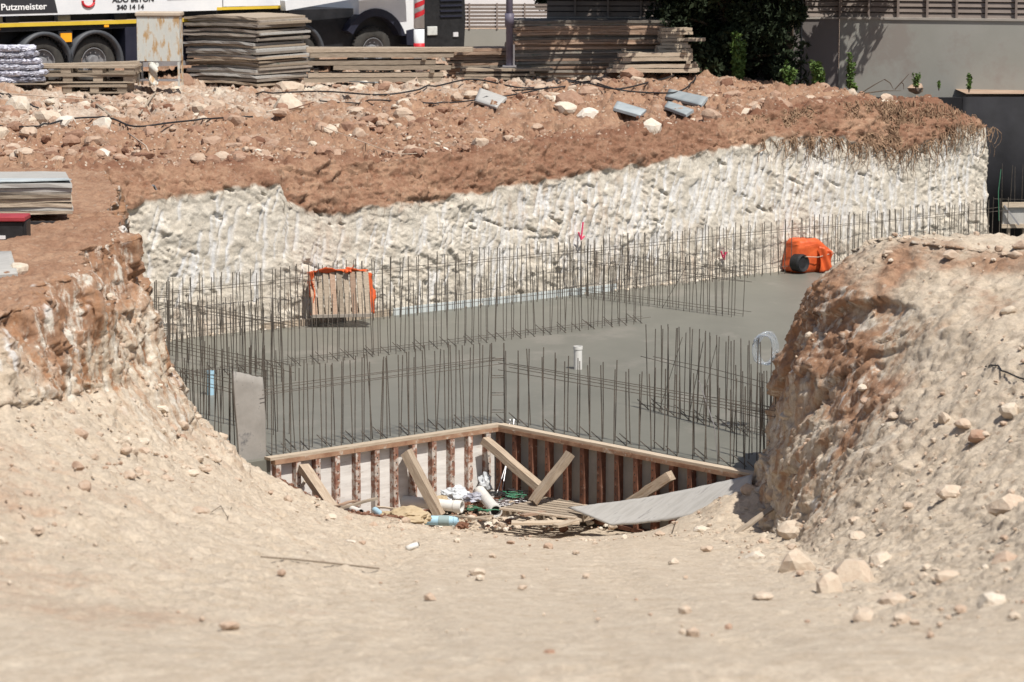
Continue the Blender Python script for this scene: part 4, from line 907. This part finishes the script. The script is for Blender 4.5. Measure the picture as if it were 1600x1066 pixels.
# pallets
def make_pallet():
    root = thing('wooden_pallet', 'x', 'pallet', (0, 0, 0), 0, 'pallets stacked left of the rusty cabinet')
    for k in range(5): MB().box(-1.05, 1.05, -.5+k*.22, -.36+k*.22, .125, .17).build('deck_board', M['wood'], root)
    for xx in (-.95, -.33, .30, .93): MB().box(xx-.10, xx+.10, -.48, .5, .03, .123).build('stringer', M['wood'], root)
    for k in (0, 2, 4): MB().box(-1.05, 1.05, -.5+k*.22, -.38+k*.22, 0, .028).build('base_board', M['wood'], root)
    return root
pp = make_pallet(); bp = PD(137, 147, 60.3)
for k, lb in enumerate(['bottom pallet of the pile left of the rusty cabinet', 'middle pallet of the pile left of the rusty cabinet', 'top pallet of the pile left of the rusty cabinet']):
    o = pp if k == 0 else copy_tree(pp); o['label'] = lb; o.location = bp+Vector((random.uniform(-.06, .06)-(.04*k), 0, .06+.178*k)); o.rotation_euler = (R((2, -1, 0)[k]), 0, R((-3, 2, -1)[k])); o.scale = ((.86, 1, 1), (.95, 1, 1), (1, 1, 1))[k]
o = lath('thick_board', 'thick weathered board lying on top of the pallet pile', 'board', PD(52, 104, 60.2), PD(218, 99, 60.4), .22, .10, M['wood'])
for k, (xa, xb) in enumerate(((80, 60), (207, 190))):
    lath('timber_block', '%s timber block under the pallet pile' % ('left' if k == 0 else 'right'), 'timber block', PD(xa, 148, 60.0), PD(xa+16, 148, 60.0), .15, .12, M['wood'])
# bags
def make_bag():
    bm = bmesh.new(); bmesh.ops.create_cube(bm, size=2); bmesh.ops.subdivide_edges(bm, edges=bm.edges[:], cuts=13, use_grid_fill=True)
    for v in bm.verts:
        x_, y_, z_ = v.co; k = (1-.35*abs(x_)**6)*(1-.3*abs(y_)**6); n_ = float(fbm(np.array(x_*2.), np.array(y_*2.), np.array(z_*2.), 3, 66))
        n2 = float(fbm(np.array(x_*6.), np.array(y_*6.), np.array(z_*6.), 3, 67)); n3 = float(ridged(np.array(x_*3.), np.array(y_*3.), np.array(z_*3.), 2, 68)); v.co = Vector((x_*.265*(1-.05*z_*z_)+.02*n_+.015*n2, y_*.2*(1-.08*z_*z_)+.03*n2+.015*n3, z_*.064*k+.02*n_+.018*n2))
    me = bpy.data.meshes.new('bag'); bm.to_mesh(me); bm.free(); me.materials.append(M['bag']); return me
bagm = make_bag(); bb = PD(14, 130, 59.5); bb.z = H(bb.x, bb.y)-.02
for lay in range(6):
    for col in range(3):
        o = link(bpy.data.objects.new('cement_bag', bagm)); o.location = bb+Vector((-.42+col*.45+random.uniform(-.05, .05)-(.04*lay if col == 2 else 0), random.uniform(-.02, .02), .09+lay*.122)); o.rotation_euler = (0, random.uniform(-.08, .08), random.uniform(-.15, .15)+math.pi*random.randint(0, 1))
        tag(o, 'plastic wrapped cement bag, %s layer from the ground, %s column of the bag pile' % (('first', 'second', 'third', 'fourth', 'fifth', 'sixth')[lay], ('left', 'middle', 'right')[col]), 'cement bag', 'wrapped cement bags at the left edge')
root = thing('bag_pallet', 'low pallet under the wrapped cement bags', 'pallet', bb)
for k in range(3): MB().box(-.7, .78, -.3+k*.22, -.15+k*.22, .0, .02).build('deck_board', M['wood'], root)
# rusty cabinet
cx = PD(251, 134, 61.0)
root = thing('metal_cabinet', 'rust streaked pale metal cabinet on legs in front of the truck', 'cabinet', cx, R(-4))
MB().box(-.43, .43, -.22, .22, .50, 1.40).build('body', M['cabinet'], root, bevel=.008)
MB().box(-.46, .46, -.25, .25, 1.403, 1.49).build('top', M['cabtop'], root, bevel=.02)
for sx in (-.41, -.18, .41):
    MB().box(sx-.02, sx+.02, -.21, -.17, 0, .50).build('leg', M['cabinet'], root)
for sx in (-.41, .41): MB().box(sx-.02, sx+.02, .17, .21, 0, .50).build('leg', M['cabinet'], root)
MB().box(-.40, .40, -.21, .2, .10, .13).build('shelf', M['steel'], root)
patch('torn_sheet', None, None, (-.19, -.23, .04), (-.02, -.23, .02), (.0, -.23, .48), (-.17, -.23, .48), .008, M['cabinet'], bend=lambda s, q, n: n*.03*math.sin(9*q+3*s), parent=root, edge=.02)
# steel pole
root = thing('steel_pole', 'dark purple grey steel pole standing between the board stacks', 'pole', PD(796, 104, 61.6))
MB().tube([(0, 0, .02), (0, 0, 3.4)], .07, 16).build('shaft', M['pole'], root, smooth=True)
MB().tube([(0, 0, .82), (0, 0, 1.08)], .095, 16).build('sleeve', M['pole'], root, smooth=True)
MB().box(-.14, .14, -.14, .14, -.01, .02).build('base_plate', M['steel'], root)
MB().tube([(.09, -.09, .0), (.09, -.09, .45)], .018, 6).build('adjusting_rod', M['steel'], root)
# ------------------------------------------------------------------ concrete pump truck
TA = R(40); T0 = Vector((-9.45, 63.75, 0)); truck = thing('pump_truck', 'white and black concrete pump truck parked behind the board stacks', 'truck', T0, TA); truck.scale = (.945, 1, 1)
def wheel(s):
    wq = thing('wheel', None, None); del_ = wq; wq.parent = truck; wq.location = (s, -1.0, .54); wq.scale = (1/.945, 1, 1)
    MB().lathe([(.30, .14), (.30, -.14), (.33, -.16), (.47, -.165), (.525, -.13), (.54, -.05), (.54, .1), (.5, .15), (.30, .14)], 48).build('tyre', M['tyre'], wq, smooth=True)
    MB().lathe([(.30, -.15), (.285, -.155), (.26, -.10), (.15, -.07), (.14, -.13), (.12, -.17), (.0001, -.18)], 36).build('rim', M['rim'], wq, smooth=False)
    lug = MB()
    for k in range(40):
        t_ = 2*math.pi*k/40; lug.box(-.02, .02, -.12, .12, .53, .553, Matrix.Rotation(t_, 4, 'Y'))
    lug.build('tread', M['tyre'], wq)
    hb = MB()
    for k in range(10): t_ = 2*math.pi*k/10; hb.tube([(.2*math.cos(t_), -.085, .2*math.sin(t_)), (.2*math.cos(t_), -.115, .2*math.sin(t_))], .014, 6)
    hb.build('wheel_nut', M['steel'], wq)
for s in (-1.31, 0, 5.53, 7.74): wheel(s)
for s in (-1.31, 0, 5.53):
    mb = MB(); r0, r1 = .62, .70; vs = []; fs = []; n_ = 20
    for k in range(n_+1):
        a = math.pi*(k/n_)*1.0+.0
        for rr_, yy in ((r0, -1.27), (r1, -1.27), (r1, -.75), (r0, -.75)): vs.append((s+rr_*math.cos(a), yy, .52+rr_*math.sin(a)*.98))
    for k in range(n_):
        for j in range(4): fs.append((k*4+j, k*4+(j+1) % 4, k*4+4+(j+1) % 4, k*4+4+j))
    mb.add(vs, fs).build('mudguard', mat('mudguard_grey', (.05, .055, .065), (.08, .085, .095), rough=.5, bump=0), truck, smooth=True)
def tb(name, x0, x1, y0, y1, z0, z1, m, bev=.0): return MB().box(x0, x1, y0, y1, z0, z1).build(name, m, truck, bevel=bev)
tb('chassis', -4, 9.0, -.7, .9, .6, 1.22, M['dark'])
tb('side_skirt', -.72-.0, -.60+.0, -1.2, -1.15, .5, 1.24, M['dark'])
tb('tool_box', .78, 2.6, -1.22, -.72, .48, 1.25, M['navy'], .01)
tb('side_step', .78, 2.6, -1.24, -1.223, .40, .50, M['steel'])
tb('upper_skirt', -4, 5.0, -1.21, -.71, 1.225, 1.315, M['dark'])
tb('yellow_band', -4, 5.0, -1.26, -1.16, 1.32, 1.395, M['yellow'])
tb('machinery_deck', -4, 5.2, -1.0, .9, 1.40, 1.55, M['dark'])
for k, xx in enumerate((-2.6, -2.2, -.9, .55, 1.4)): tb('pump_box', xx, xx+.32, -1.15, -1.01, 1.40, 1.53, M['navy' if k % 2 else 'rim'])
tb('side_panel', -4, 3.35, -1.27, -1.2, 1.545, 2.9, M['white'])
tb('side_panel', 3.38, 5.35, -1.27, -1.2, 1.62, 2.9, M['white'])
tb('yellow_band', 3.2, 5.3, -1.275, -1.19, 1.55, 1.61, M['yellow'])
MB().add([(-2.55, -1.276, 1.585), (-.98, -1.276, 1.585), (-1.16, -1.276, 1.585+.7), (-2.55, -1.276, 2.3)], [(0, 1, 2, 3)]).build('dark_signboard', M['letterk'], truck)
MB().add([(1.86, -1.276, 1.79), (3.2, -1.276, 1.79), (3.2, -1.276, 2.3), (1.86, -1.276, 2.3)], [(0, 1, 2, 3)]).build('dark_signboard', M['letterk'], truck)
def text(body, size, x, z, m, sx=1.0, bold=.004):
    c = bpy.data.curves.new('t', 'FONT'); c.body = body; c.size = size; c.extrude = .002; c.offset = bold
    o = bpy.data.objects.new('t', c); S.collection.objects.link(o); bpy.context.view_layer.update()
    me = bpy.data.meshes.new_from_object(o); bpy.data.objects.remove(o); me.materials.clear(); me.materials.append(m)
    n = bpy.data.objects.new('lettering', me); link(n, truck); n.location = (x, -1.281, z); n.rotation_euler = (math.pi/2, 0, 0); n.scale = (sx, 1, 1); return n
text('Putzmeister', .185, -2.40, 1.665, M['letterw'], 1.28, .003)
text('ADO BETON', .14, .42, 1.775, M['letterk'], 1.35, .004)
text('340 14 14', .13, .53, 1.622, M['letterk'], 1.35, .004)
mb = MB(); pts = [(-.2+.15*math.cos(a), -1.283, 1.80+.11*math.sin(a)) for a in np.linspace(math.pi*.95, math.pi*2.1, 14)]; mb.tube(pts, .028, 6); mb.build('red_emblem', M['red'], truck)
MB().tube([(-.2+.13*math.cos(a), -1.283, 1.90+.06*math.sin(a)) for a in np.linspace(.1, math.pi*.95, 10)], .024, 6).build('dark_emblem', M['letterk'], truck)
for xx in (-2.55, -.35+.55): tb('side_lamp', xx, xx+.12, -1.275, -1.262, 1.26, 1.31, M['orange'])
tb('warning_plate', -.90, -.62, -1.25, -1.215, .98, 1.16, M['orange'])
tb('mount_plate', -.93, -.58, -1.214, -1.18, .9, 1.2, M['dark'])
# cab end
tb('cab_base', 4.2, 9.8, -1.05, 1.0, .55, 1.5, M['dark'])
def arcprism(name, pts, y0, y1, m):
    n = len(pts); V = [(x, y0, z) for x, z in pts]+[(x, y1, z) for x, z in pts]
    MB().add(V, [tuple(range(n)), tuple(range(2*n-1, n-1, -1))]+[(i, (i+1) % n, n+(i+1) % n, n+i) for i in range(n)]).build(name, m, truck)
ar = [(7.72+.78*math.cos(a), .54+.78*math.sin(a)) for a in np.linspace(R(25), R(150), 14)]
arcprism('wheel_arch', ar+[(7.72+.95*math.cos(a), .54+.95*math.sin(a)) for a in np.linspace(R(150), R(20), 14)], -1.28, -.9, M['navy'])
arcprism('cab_side', [(7.72+.955*math.cos(a), .54+.955*math.sin(a)) for a in np.linspace(R(22), R(120), 10)]+[(7.2, 3.0), (8.95, 3.0), (8.98, 1.05)], -1.26, .9, M['white'])
arcprism('cab_side_trim', [(8.66, .66), (8.98, .62), (8.985, 1.03), (8.64, .98)], -1.265, .9, M['navy'])
nose = [(9.0, .35), (10.3, .33), (10.45, .5), (10.5, 1.2), (10.4, 3.0), (8.96, 3.0)]
arcprism('cab_nose', nose, -1.22, .9, M['black'])
for k in range(7): tb('grille_bar', 9.7, 10.38, -1.25, -1.221, 1.25+.12*k, 1.29+.12*k, M['navy'])
tb('headlight', 9.3, 9.6, -1.26, -1.221, .85, 1.05, M['glass'], .01)
tb('fog_lamp', 10.1, 10.25, -1.25, -1.221, .80, .9, M['pale'], .0)
# outrigger beam and striped leg
MB().beam((4.9, -1.45, 1.62), (8.6, -1.6, 2.05), .2, .22).build('outrigger_arm', M['white'], truck)
leg = thing('outrigger_leg', None, None); leg.parent = truck; leg.location = (8.25, -2.2, 0)
MB().tube([(0, 0, .38), (0, 0, 1.05)], .125, 18).build('leg_tube', M['white'], leg, smooth=True); MB().tube([(0, 0, 1.07), (0, 0, 2.6)], .125, 18).build('leg_tube', M['white'], leg, smooth=True)
MB().tube([(0, 0, .52), (0, 0, .74)], .129, 18).build('red_band', M['red'], leg, smooth=True)
mb = MB(); 
for zz_ in (1.28, 1.50):
    vs = []; fs = []
    for k in range(13):
        a = -math.pi+math.pi*k/12; vs += [(.131*math.cos(a), .131*math.sin(a), zz_+.16*(k/12)), (.131*math.cos(a), .131*math.sin(a), zz_+.11+.16*(k/12))]
    for k in range(12): fs.append((2*k, 2*k+2, 2*k+3, 2*k+1))
    mb.add(vs, fs)
mb.build('red_chevron', M['red'], leg)
MB().tube([(0, 0, .05), (0, 0, .38)], .09, 16).build('leg_ram', M['steel'], leg, smooth=True)
for o_ in [o for o in bpy.data.objects if o.name.startswith(('wheel', 'outrigger_leg')) and o.type == 'EMPTY']:
    pass
# ------------------------------------------------------------------ boundary wall with louvres
K = PD(1312, 30, 64.0); zt = K.z; e1 = PD(1600, 33.5, 62.8); dw = Vector((e1.x-K.x, e1.y-K.y, 0)).normalized(); aw = math.atan2(dw.y, dw.x)
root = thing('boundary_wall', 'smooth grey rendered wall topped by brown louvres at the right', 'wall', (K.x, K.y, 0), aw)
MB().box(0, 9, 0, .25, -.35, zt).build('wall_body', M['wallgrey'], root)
MB().box(-.0, 9, -.03, .28, zt+.002, zt+.05).build('coping', M['cope'], root)
for k in range(14):
    xx = .62*k
    MB().box(xx-.02, xx+.02, .0, .06, zt+.052, zt+1.6).build('louvre_post', M['louvreb'], root)
for k in range(12):
    MB().box(0, 9, .07, .10, 0, .095, Matrix.Translation((0, 0, zt+.07+.115*k)) @ Matrix.Rotation(R(-18), 4, 'X')).build('louvre_slat', M['louvre'], root)
MB().box(0, 9, .2, .22, zt+.06, zt+1.6).build('backing', M['dark'], root)
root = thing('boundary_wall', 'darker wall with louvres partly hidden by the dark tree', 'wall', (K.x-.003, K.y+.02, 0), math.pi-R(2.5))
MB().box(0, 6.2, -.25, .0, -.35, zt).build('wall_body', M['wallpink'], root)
MB().box(0, 6.2, -.28, .03, zt+.002, zt+.04).build('coping', M['cope'], root)
for k in range(12): MB().box(0, 6.2, -.10, -.07, 0, .095, Matrix.Translation((0, 0, zt+.07+.115*k)) @ Matrix.Rotation(R(18), 4, 'X')).build('louvre_slat', M['louvre'], root)
for k in range(9): MB().box(.7*k-.02, .7*k+.02, -.06, .0, zt+.042, zt+1.6).build('louvre_post', M['louvreb'], root)
MB().box(0, 6.2, -.24, -.22, zt+.06, zt+1.6).build('backing', M['dark'], root)
root = thing('downpipe', 'thin dark pole running up the wall behind the plants', 'pole', PD(1251, 138, 63.8))
MB().tube([(0, 0, 0), (0, 0, 3)], .022, 8).build('shaft', M['dark'], root)
# left louvred fence
fl = PD(690, 46, 72.); root = thing('louvre_fence', 'long brown louvred fence behind the truck nose and the steel pole', 'fence', (fl.x, fl.y, 0), R(1.5))
MB().box(0, 7.4, 0, .2, -.3, fl.z).build('wall_body', M['wallgrey'], root)
for k in range(7): MB().box(0, 7.4, .03, .06, fl.z+.03+.085*k, fl.z+.09+.085*k).build('slat', M['louvre'], root)
for k in range(12): MB().box(.66*k-.02, .66*k+.02, -.02, .028, fl.z+.002, fl.z+.62).build('fence_post', M['louvreb'], root)
root = thing('pale_building', 'bright pale building far behind the louvred fence', 'building', (-6.5, 100, 0))
MB().box(0, 9, 0, 5, -.3, 5).build('wall', M['pale'], root)
for k in range(4): MB().box(1+2*k, 1.9+2*k, -.02, -.003, 1.4, 2.5).build('window', M['dark'], root)
root = thing('white_van', 'white vehicle roof line behind the louvred fence', 'van', (-1.4, 78, 0)) if False else None
# black membrane wall at the far right
root = thing('membrane_wall', 'black membrane covered wall at the far right of the pit', 'wall', (9.2, 61.4, 0), R(-1))
vs = []; fs = []
for i in range(61):
    for j in range(2): vs.append((i*.1+.4*0, .02*math.sin(i*1.1), (-3.3, -.10)[j]))
for i in range(60): fs.append((2*i, 2*i+2, 2*i+3, 2*i+1))
MB().add(vs, fs).build('membrane', M['membrane'], root, smooth=True).modifiers.new('t', 'SOLIDIFY').thickness = .15
MB().box(-2.6, -.02, .02, .16, -3.3, -.11).build('membrane', M['membrane'], root)
root = thing('site_formwork', 'grey timber faced formwork wall at the far right behind the cliff end', 'formwork', PD(1566, 378, 60.3), R(6))
MB().box(0, 3, 0, .05, .35, .78).build('face_board', M['ply'], root)
MB().box(-.03, 3, -.06, -.003, .70, .80).build('top_rail', M['woodpale'], root)
MB().box(-.03, 3, -.05, -.003, .28, .36).build('bottom_rail', M['woodpale'], root)
MB().beam((.0, -.08, .75), (.30, -.12, .35), .05, .03).build('diagonal_strut', M['steel'], root)
for k in range(6): MB().box(.12+.3*k, .16+.3*k, 0, .05, -.05, .345).build('stud', M['wood'], root)
tag(MB().tube([PD(1561, 345, 59.2), PD(1560, 300, 59.2), PD(1564, 265, 59.2)], .008, 5).build('cord', M['green']), 'green cord beside the right end of the cliff', 'cord')
rebar_row('row of thin bars before the black wall at the far right', Vector((9.9, 60.6, -3)), Vector((11.4, 60.3, -3)), 1.6, .14, .006, (0,), (.9,))
# ------------------------------------------------------------------ trees and plants
def leaves(name, centres, n, size, m, parent, rad, seed=0, flat=1.0):
    rs = np.random.default_rng(seed); cs_ = np.array([c[:3] for c in centres]); rr_ = np.array([c[3] for c in centres])
    idx = rs.integers(0, len(cs_), n); d = rs.normal(size=(n, 3)); d /= np.linalg.norm(d, axis=1)[:, None]; p = cs_[idx]+d*(rr_[idx]*rs.uniform(.2, 1, n)**.5)[:, None]*np.array([1, 1, flat])
    a = rs.normal(size=(n, 3)); a /= np.linalg.norm(a, axis=1)[:, None]; b = np.cross(a, rs.normal(size=(n, 3))); b /= np.linalg.norm(b, axis=1)[:, None]
    s = size*rs.uniform(.6, 1.3, n)[:, None]
    V = np.stack([p-a*s, p-b*s*.45, p+a*s, p+b*s*.45], 1).reshape(-1, 3)
    return np_mesh(name, V, np.arange(4*n).reshape(n, 4), m, parent, smooth=False)
def tree(label, base, h, cr_, n, seed, m, low=1.0, size=.07, ncl=60, rx=1.0, off=(0, 0)):
    root = thing('dark_tree', label, 'tree', base); rs = random.Random(seed)
    mb = MB().tube([(0, 0, -.1), (.05, .02, h*.3), (-.04, .05, h*.6), (0, 0, h*.9)], [.2, .16, .1, .03], 10)
    cent = []
    for k in range(ncl):
        t_ = rs.uniform(0, 1); zc = low+(h-low)*t_; r_ = cr_*math.sqrt(max(.05, 1-(t_*1.0)**2))*rs.uniform(.25, 1); a = rs.uniform(0, 6.28)
        c = (r_*math.cos(a)*rx+off[0], r_*math.sin(a)+off[1], zc); cent.append((*c, rs.uniform(.25, .55)))
        if k % 3 == 0: mb.tube([(0, 0, zc*.7), (c[0]*.5, c[1]*.5, zc*.9), c], [.06, .035, .012], 5)
    mb.build('trunk', M['bark'], root); leaves('crown', cent, n, size, m, root, 1, seed)
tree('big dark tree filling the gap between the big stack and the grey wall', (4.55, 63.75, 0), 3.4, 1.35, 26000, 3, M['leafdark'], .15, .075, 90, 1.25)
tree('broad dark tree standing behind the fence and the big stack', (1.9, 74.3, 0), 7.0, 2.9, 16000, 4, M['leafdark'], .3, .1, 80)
tree('added tall tree with unseen high crown shading the dark tree and wall', (5.75, 63.85, 0), 8.0, 2.5, 26000, 6, M['leafdark'], 2.25, .09, 90, 1.0, (-.2, -1.2))  # crown added above the view to shade the dark tree and wall
tree('added tall tree with unseen high crown shading the big board stack', (2.6, 64.9, 0), 7.5, 2.3, 20000, 16, M['leafdark'], 2.3, .09, 70, 1.0, (-.6, -3.0))  # put in so that its unseen crown shades the board stack
def shrub(label, px, py, hpx, wpx, n, m, size=.04, seed=0, D=None, name='shrub', up=1):
    p = PD(px, py, D) if D else PH(px, py, 43); h = hpx*p.y/F; wd = wpx*p.y/F/2; root = thing(name, label, 'plant', p); rs = random.Random(seed); st = MB(); cent = []
    for k in range(9):
        a = rs.uniform(0, 6.28); tx, ty = wd*.7*math.cos(a)*rs.random(), wd*.7*math.sin(a)*rs.random(); hh = h*rs.uniform(.55, 1)
        st.tube([(0, 0, -.05), (tx*.5, ty*.5, hh*.5), (tx, ty, hh)], [.009, .007, .003], 4)
        for j in range(5): q_ = (j+1)/5; cent.append((tx*q_, ty*q_, hh*q_, wd*.42*(1.15-.6*q_)))
    st.build('stem', M['bark'], root); leaves('foliage', cent, n, size, m, root, 1, seed)
shrub('tall olive green bush in front of the dark tree', 1153, 128, 82, 44, 1900, M['leaf'], .05, 1, D=62.5)
shrub('low green bush beside the pale boulder', 1233, 134, 36, 30, 700, M['leaf'], .04, 2, D=62.3)
shrub('bright green leafy plant left of the wall corner', 1279, 142, 44, 44, 1200, M['leaf'], .045, 3, D=62)
shrub('tall feathery weed in front of the wall corner', 1327, 140, 58, 28, 800, M['leaf'], .03, 4, D=62)
shrub('low green weed at the wall corner foot', 1334, 146, 16, 18, 250, M['leaf'], .04, 5, D=61.8)
shrub('small green weed at the foot of the grey wall', 1431, 136, 22, 22, 260, M['leaf'], .035, 6, D=61.6)
shrub('tiny pale weed right of the small weed', 1467, 138, 14, 10, 90, M['leaf'], .03, 7, D=61.6)
shrub('small green weed near the black membrane wall', 1514, 141, 26, 16, 260, M['leaf'], .035, 8, D=61.5)
mb = MB(); rs = random.Random(9)
for (x0, y0, x1, y1) in ((1345, 146, 1382, 124), (1382, 124, 1396, 140), (1398, 140, 1420, 116), (1350, 146, 1408, 142), (1408, 128, 1412, 140)):
    mb.tube([PD(x0, y0, 61), PD((x0+x1)/2+2, (y0+y1)/2-2, 61), PD(x1, y1, 61)], [.012, .01, .005], 5)
tag(mb.build('dead_branch', M['bark']), 'dead bare branches lying in front of the grey wall', 'branch')
# ------------------------------------------------------------------ cables, loose boards
def cable(label, pix, r=.014, m=None, name='cable', lift=.035, cat='cable', near=False):
    ctrl = []
    for px, py in pix:
        p = PH(px, py, 10 if near else 43); ctrl.append(Vector((p.x, p.y, H(p.x, p.y)+lift)))
    pts = []
    n = len(ctrl)
    for i in range(n-1):
        p0, p1, p2, p3 = ctrl[max(i-1, 0)], ctrl[i], ctrl[i+1], ctrl[min(i+2, n-1)]
        for k in range(6):
            t_ = k/6; q_ = .5*((2*p1)+(-p0+p2)*t_+(2*p0-5*p1+4*p2-p3)*t_**2+(-p0+3*p1-3*p2+p3)*t_**3); q_.z = max(q_.z, H(q_.x, q_.y)+lift); pts.append(q_)
    pts.append(ctrl[-1]); return tag(MB().tube(pts, r, 6).build(name, m or M['cable'], smooth=True), label, cat)
cable('black cable crossing the white stones below the pallets', [(0, 200), (60, 201), (110, 191), (170, 188), (210, 202), (270, 195), (340, 188), (395, 186)], .017)
cable('long black cable looping over the rubble before the stacks', [(400, 150), (500, 148), (600, 152), (680, 138), (740, 131), (820, 142), (900, 132), (960, 142), (1010, 136), (1050, 122), (1056, 112)], .017)
cable('second black cable across the middle of the rubble', [(500, 163), (560, 166), (680, 165), (740, 160), (800, 152), (850, 142), (905, 128)], .015)
cable('black cable running right to the fallen grey boards', [(800, 145), (880, 140), (920, 130), (960, 142), (1010, 151), (1060, 148), (1085, 130), (1085, 118)], .017)
cable('short black cable in front of the low timber pile', [(840, 101), (862, 110), (885, 116), (925, 116)], .016)
cable('short rusty bar lying on pale rubble at the left', [(437, 180), (490, 165)], .01, M['rust'], 'steel_bar', cat='bar')
cable('black cable at the left edge below the bags', [(0, 152), (30, 162), (60, 172)], .016)
cable('pale rope sagging below the pallets', [(0, 152), (80, 155), (160, 160), (220, 158), (255, 146)], .01, M['rope'], 'rope', cat='rope')
cable('long thin pinkish rope slanting over the red soil to the cliff rim', [(500, 201), (570, 228), (620, 250), (660, 275)], .007, M['rope'], 'rope', cat='rope')
tag(MB().tube([PD(200, 208, 52), PD(228, 228, 50), PD(240, 255, 48.5), PD(243, 285, 47.2)], .012, 6).build('rope', M['rope'], smooth=True), 'pale rope hanging down to the square metal frame', 'rope')
tag(MB().tube([PD(660, 275, 52.3), PD(676, 290, 52.2), PD(690, 303, 52.2)], .007, 5).build('rope', M['rope'], smooth=True), 'loose rope end hanging over the cliff rim', 'rope')
root = thing('square_bracket', 'small square metal frame hanging over the left cliff rim', 'metal frame', PD(235, 303, 47.0)); root.rotation_euler = (0, R(-25), R(20))
for (a, b) in (((-.11, 0, -.1), (.11, 0, -.1)), ((.11, 0, -.1), (.11, 0, .1)), ((.11, 0, .1), (-.11, 0, .1)), ((-.11, 0, .1), (-.11, 0, -.1))): MB().beam(a, b, .09, .018).build('side', M['rim'], root)
def loose(label, pix, D0, m, th=.03):
    ps = []
    for px, py in pix:
        p = PH(px, py, 43); ps.append(p)
    c = sum(ps, Vector())/4
    return patch('loose_board', label, 'board', ps[0]+Vector((0, 0, .04)), ps[1]+Vector((0, 0, .04)), ps[2]+Vector((0, 0, .08)), ps[3]+Vector((0, 0, .08)), th, m, 8, 4)
loose('tilted grey board on the rubble below the steel pole', [(742, 162), (776, 173), (792, 160), (750, 145)], 0, M['ply'], .04)
loose('left one of the three fallen bluish boards on the rubble', [(958, 174), (1000, 186), (1010, 180), (964, 166)], 0, M['plyblue'], .05)
loose('upper right one of the three fallen bluish boards', [(1040, 156), (1096, 170), (1106, 160), (1046, 147)], 0, M['plyblue'], .05)
loose('lower right one of the three fallen bluish boards', [(1038, 172), (1072, 185), (1084, 180), (1044, 166)], 0, M['plyblue'], .05)
lath('loose_stick', 'grey wooden stick slanting below the pallets', 'stick', PH(133, 152, 43)+Vector((0, 0, .05)), PH(176, 188, 43)+Vector((0, 0, .05)), .05, .03, M['wood'])
lath('loose_stick', 'thin dark stick right of the slanting grey stick', 'stick', PH(244, 148, 43)+Vector((0, 0, .05)), PH(218, 182, 43)+Vector((0, 0, .05)), .03, .02, M['wood'])
lath('loose_stick', 'grey board piece lying before the long timbers', 'board', PH(640, 122, 43)+Vector((0, 0, .06)), PH(670, 130, 43)+Vector((0, 0, .04)), .12, .03, M['wood'])
lath('loose_stick', 'bluish strip lying under the long timbers', 'board', PH(540, 131, 43)+Vector((0, 0, .04)), PH(588, 132, 43)+Vector((0, 0, .04)), .08, .02, M['plyblue'])
# ------------------------------------------------------------------ things on the left plateau
lb_ = PD(112, 344, 36.4); lb_.z = -.02
board_stack((PD(114, 350, 36.2).x, 36.2), (-3.0, -.55, 0), (-.35, 1.7, 0), 8, .10, .042, 'grey green formwork board', 'of the stack at the left picture edge', 'board', 'boards in the stack at the left edge', [M['sheet'], M['ply'], M['wood']], .02, .01, .004)
patch('thin_sheet', 'bluish grey sheet covering the stack at the left picture edge', 'sheet', PD(112, 281, 36.3), PD(-200, 290, 35.6), PD(-200, 268, 37.6), PD(98, 277, 37.9), .015, M['plyblue'], 12, 6, edge=.003)
for k in range(2): lath('bearer', '%s dark bearer under the left edge board stack' % ('front' if k == 0 else 'rear'), 'timber bearer', PD(100, 352, 36.0+k)*1.0, PD(-150, 352, 35.6+k), .12, .10, M['dark'])
root = thing('tool_crate', 'black crate with a red rim in front of the left board stack', 'crate', PD(10, 378, 34.6))
MB().box(-.35, .22, -.16, .2, 0, .25).build('body', M['black'], root, bevel=.01)
MB().box(-.38, .25, -.19, .23, .253, .31).build('rim', M['redfade'], root, bevel=.01)
MB().box(-.10, .02, -.18, -.161, .05, .09).build('label_strip', M['pale'], root)
MB().box(.223, .26, -.15, .15, .0, .25).build('corner_bar', M['black'], root)
blob('plaster_bag', 'torn white plastic bag lying below the black crate', 'plastic bag', PD(14, 388, 34.0), .2, .15, .06, M['plastic'], .5, 21)
patch('loose_board', 'grey board sticking in from the left picture edge', 'board', PH(-40, 435), PH(28, 433)+Vector((0, 0, .02)), PH(18, 418)+Vector((0, 0, .16)), PH(-40, 410)+Vector((0, 0, .1)), .03, M['ply'], 8, 4)
cable('short black cable on the right mound at the picture edge', [(1540, 578), (1570, 590), (1598, 597), (1630, 598)], .009, lift=.02, near=True)
# small litter on the ramp
e = PH(648, 858)
root = thing('pipe_elbow', 'small white pipe end lying alone on the ramp', 'pipe', e+Vector((0, 0, .03)), R(30))
MB().tube([(-.09, 0, -.02), (-.03, 0, 0), (.03, 0, .01)], .03, 12).build('shell', M['pvc'], root, smooth=True); MB().tube([(.031, 0, .01), (.045, 0, .012)], .02, 12).build('dark_mouth', M['hole'], root)
def twig(label, pix, r=.008, m=None):
    pts_ = [PH(a, b)+Vector((0, 0, .03)) for a, b in pix]; tag(MB().tube(pts_, r, 5).build('twig', m or M['bark']), label, 'twig')
twig('long thin grey twig lying across the ramp', [(408, 876), (460, 880), (520, 886), (592, 894)], .008, M['wood'])
twig('curled bare twig on the left side of the ramp', [(330, 806), (345, 796), (356, 815), (362, 798)], .004)
twig('short twig on the sand before the grey sheet', [(1050, 838), (1056, 818)], .005)
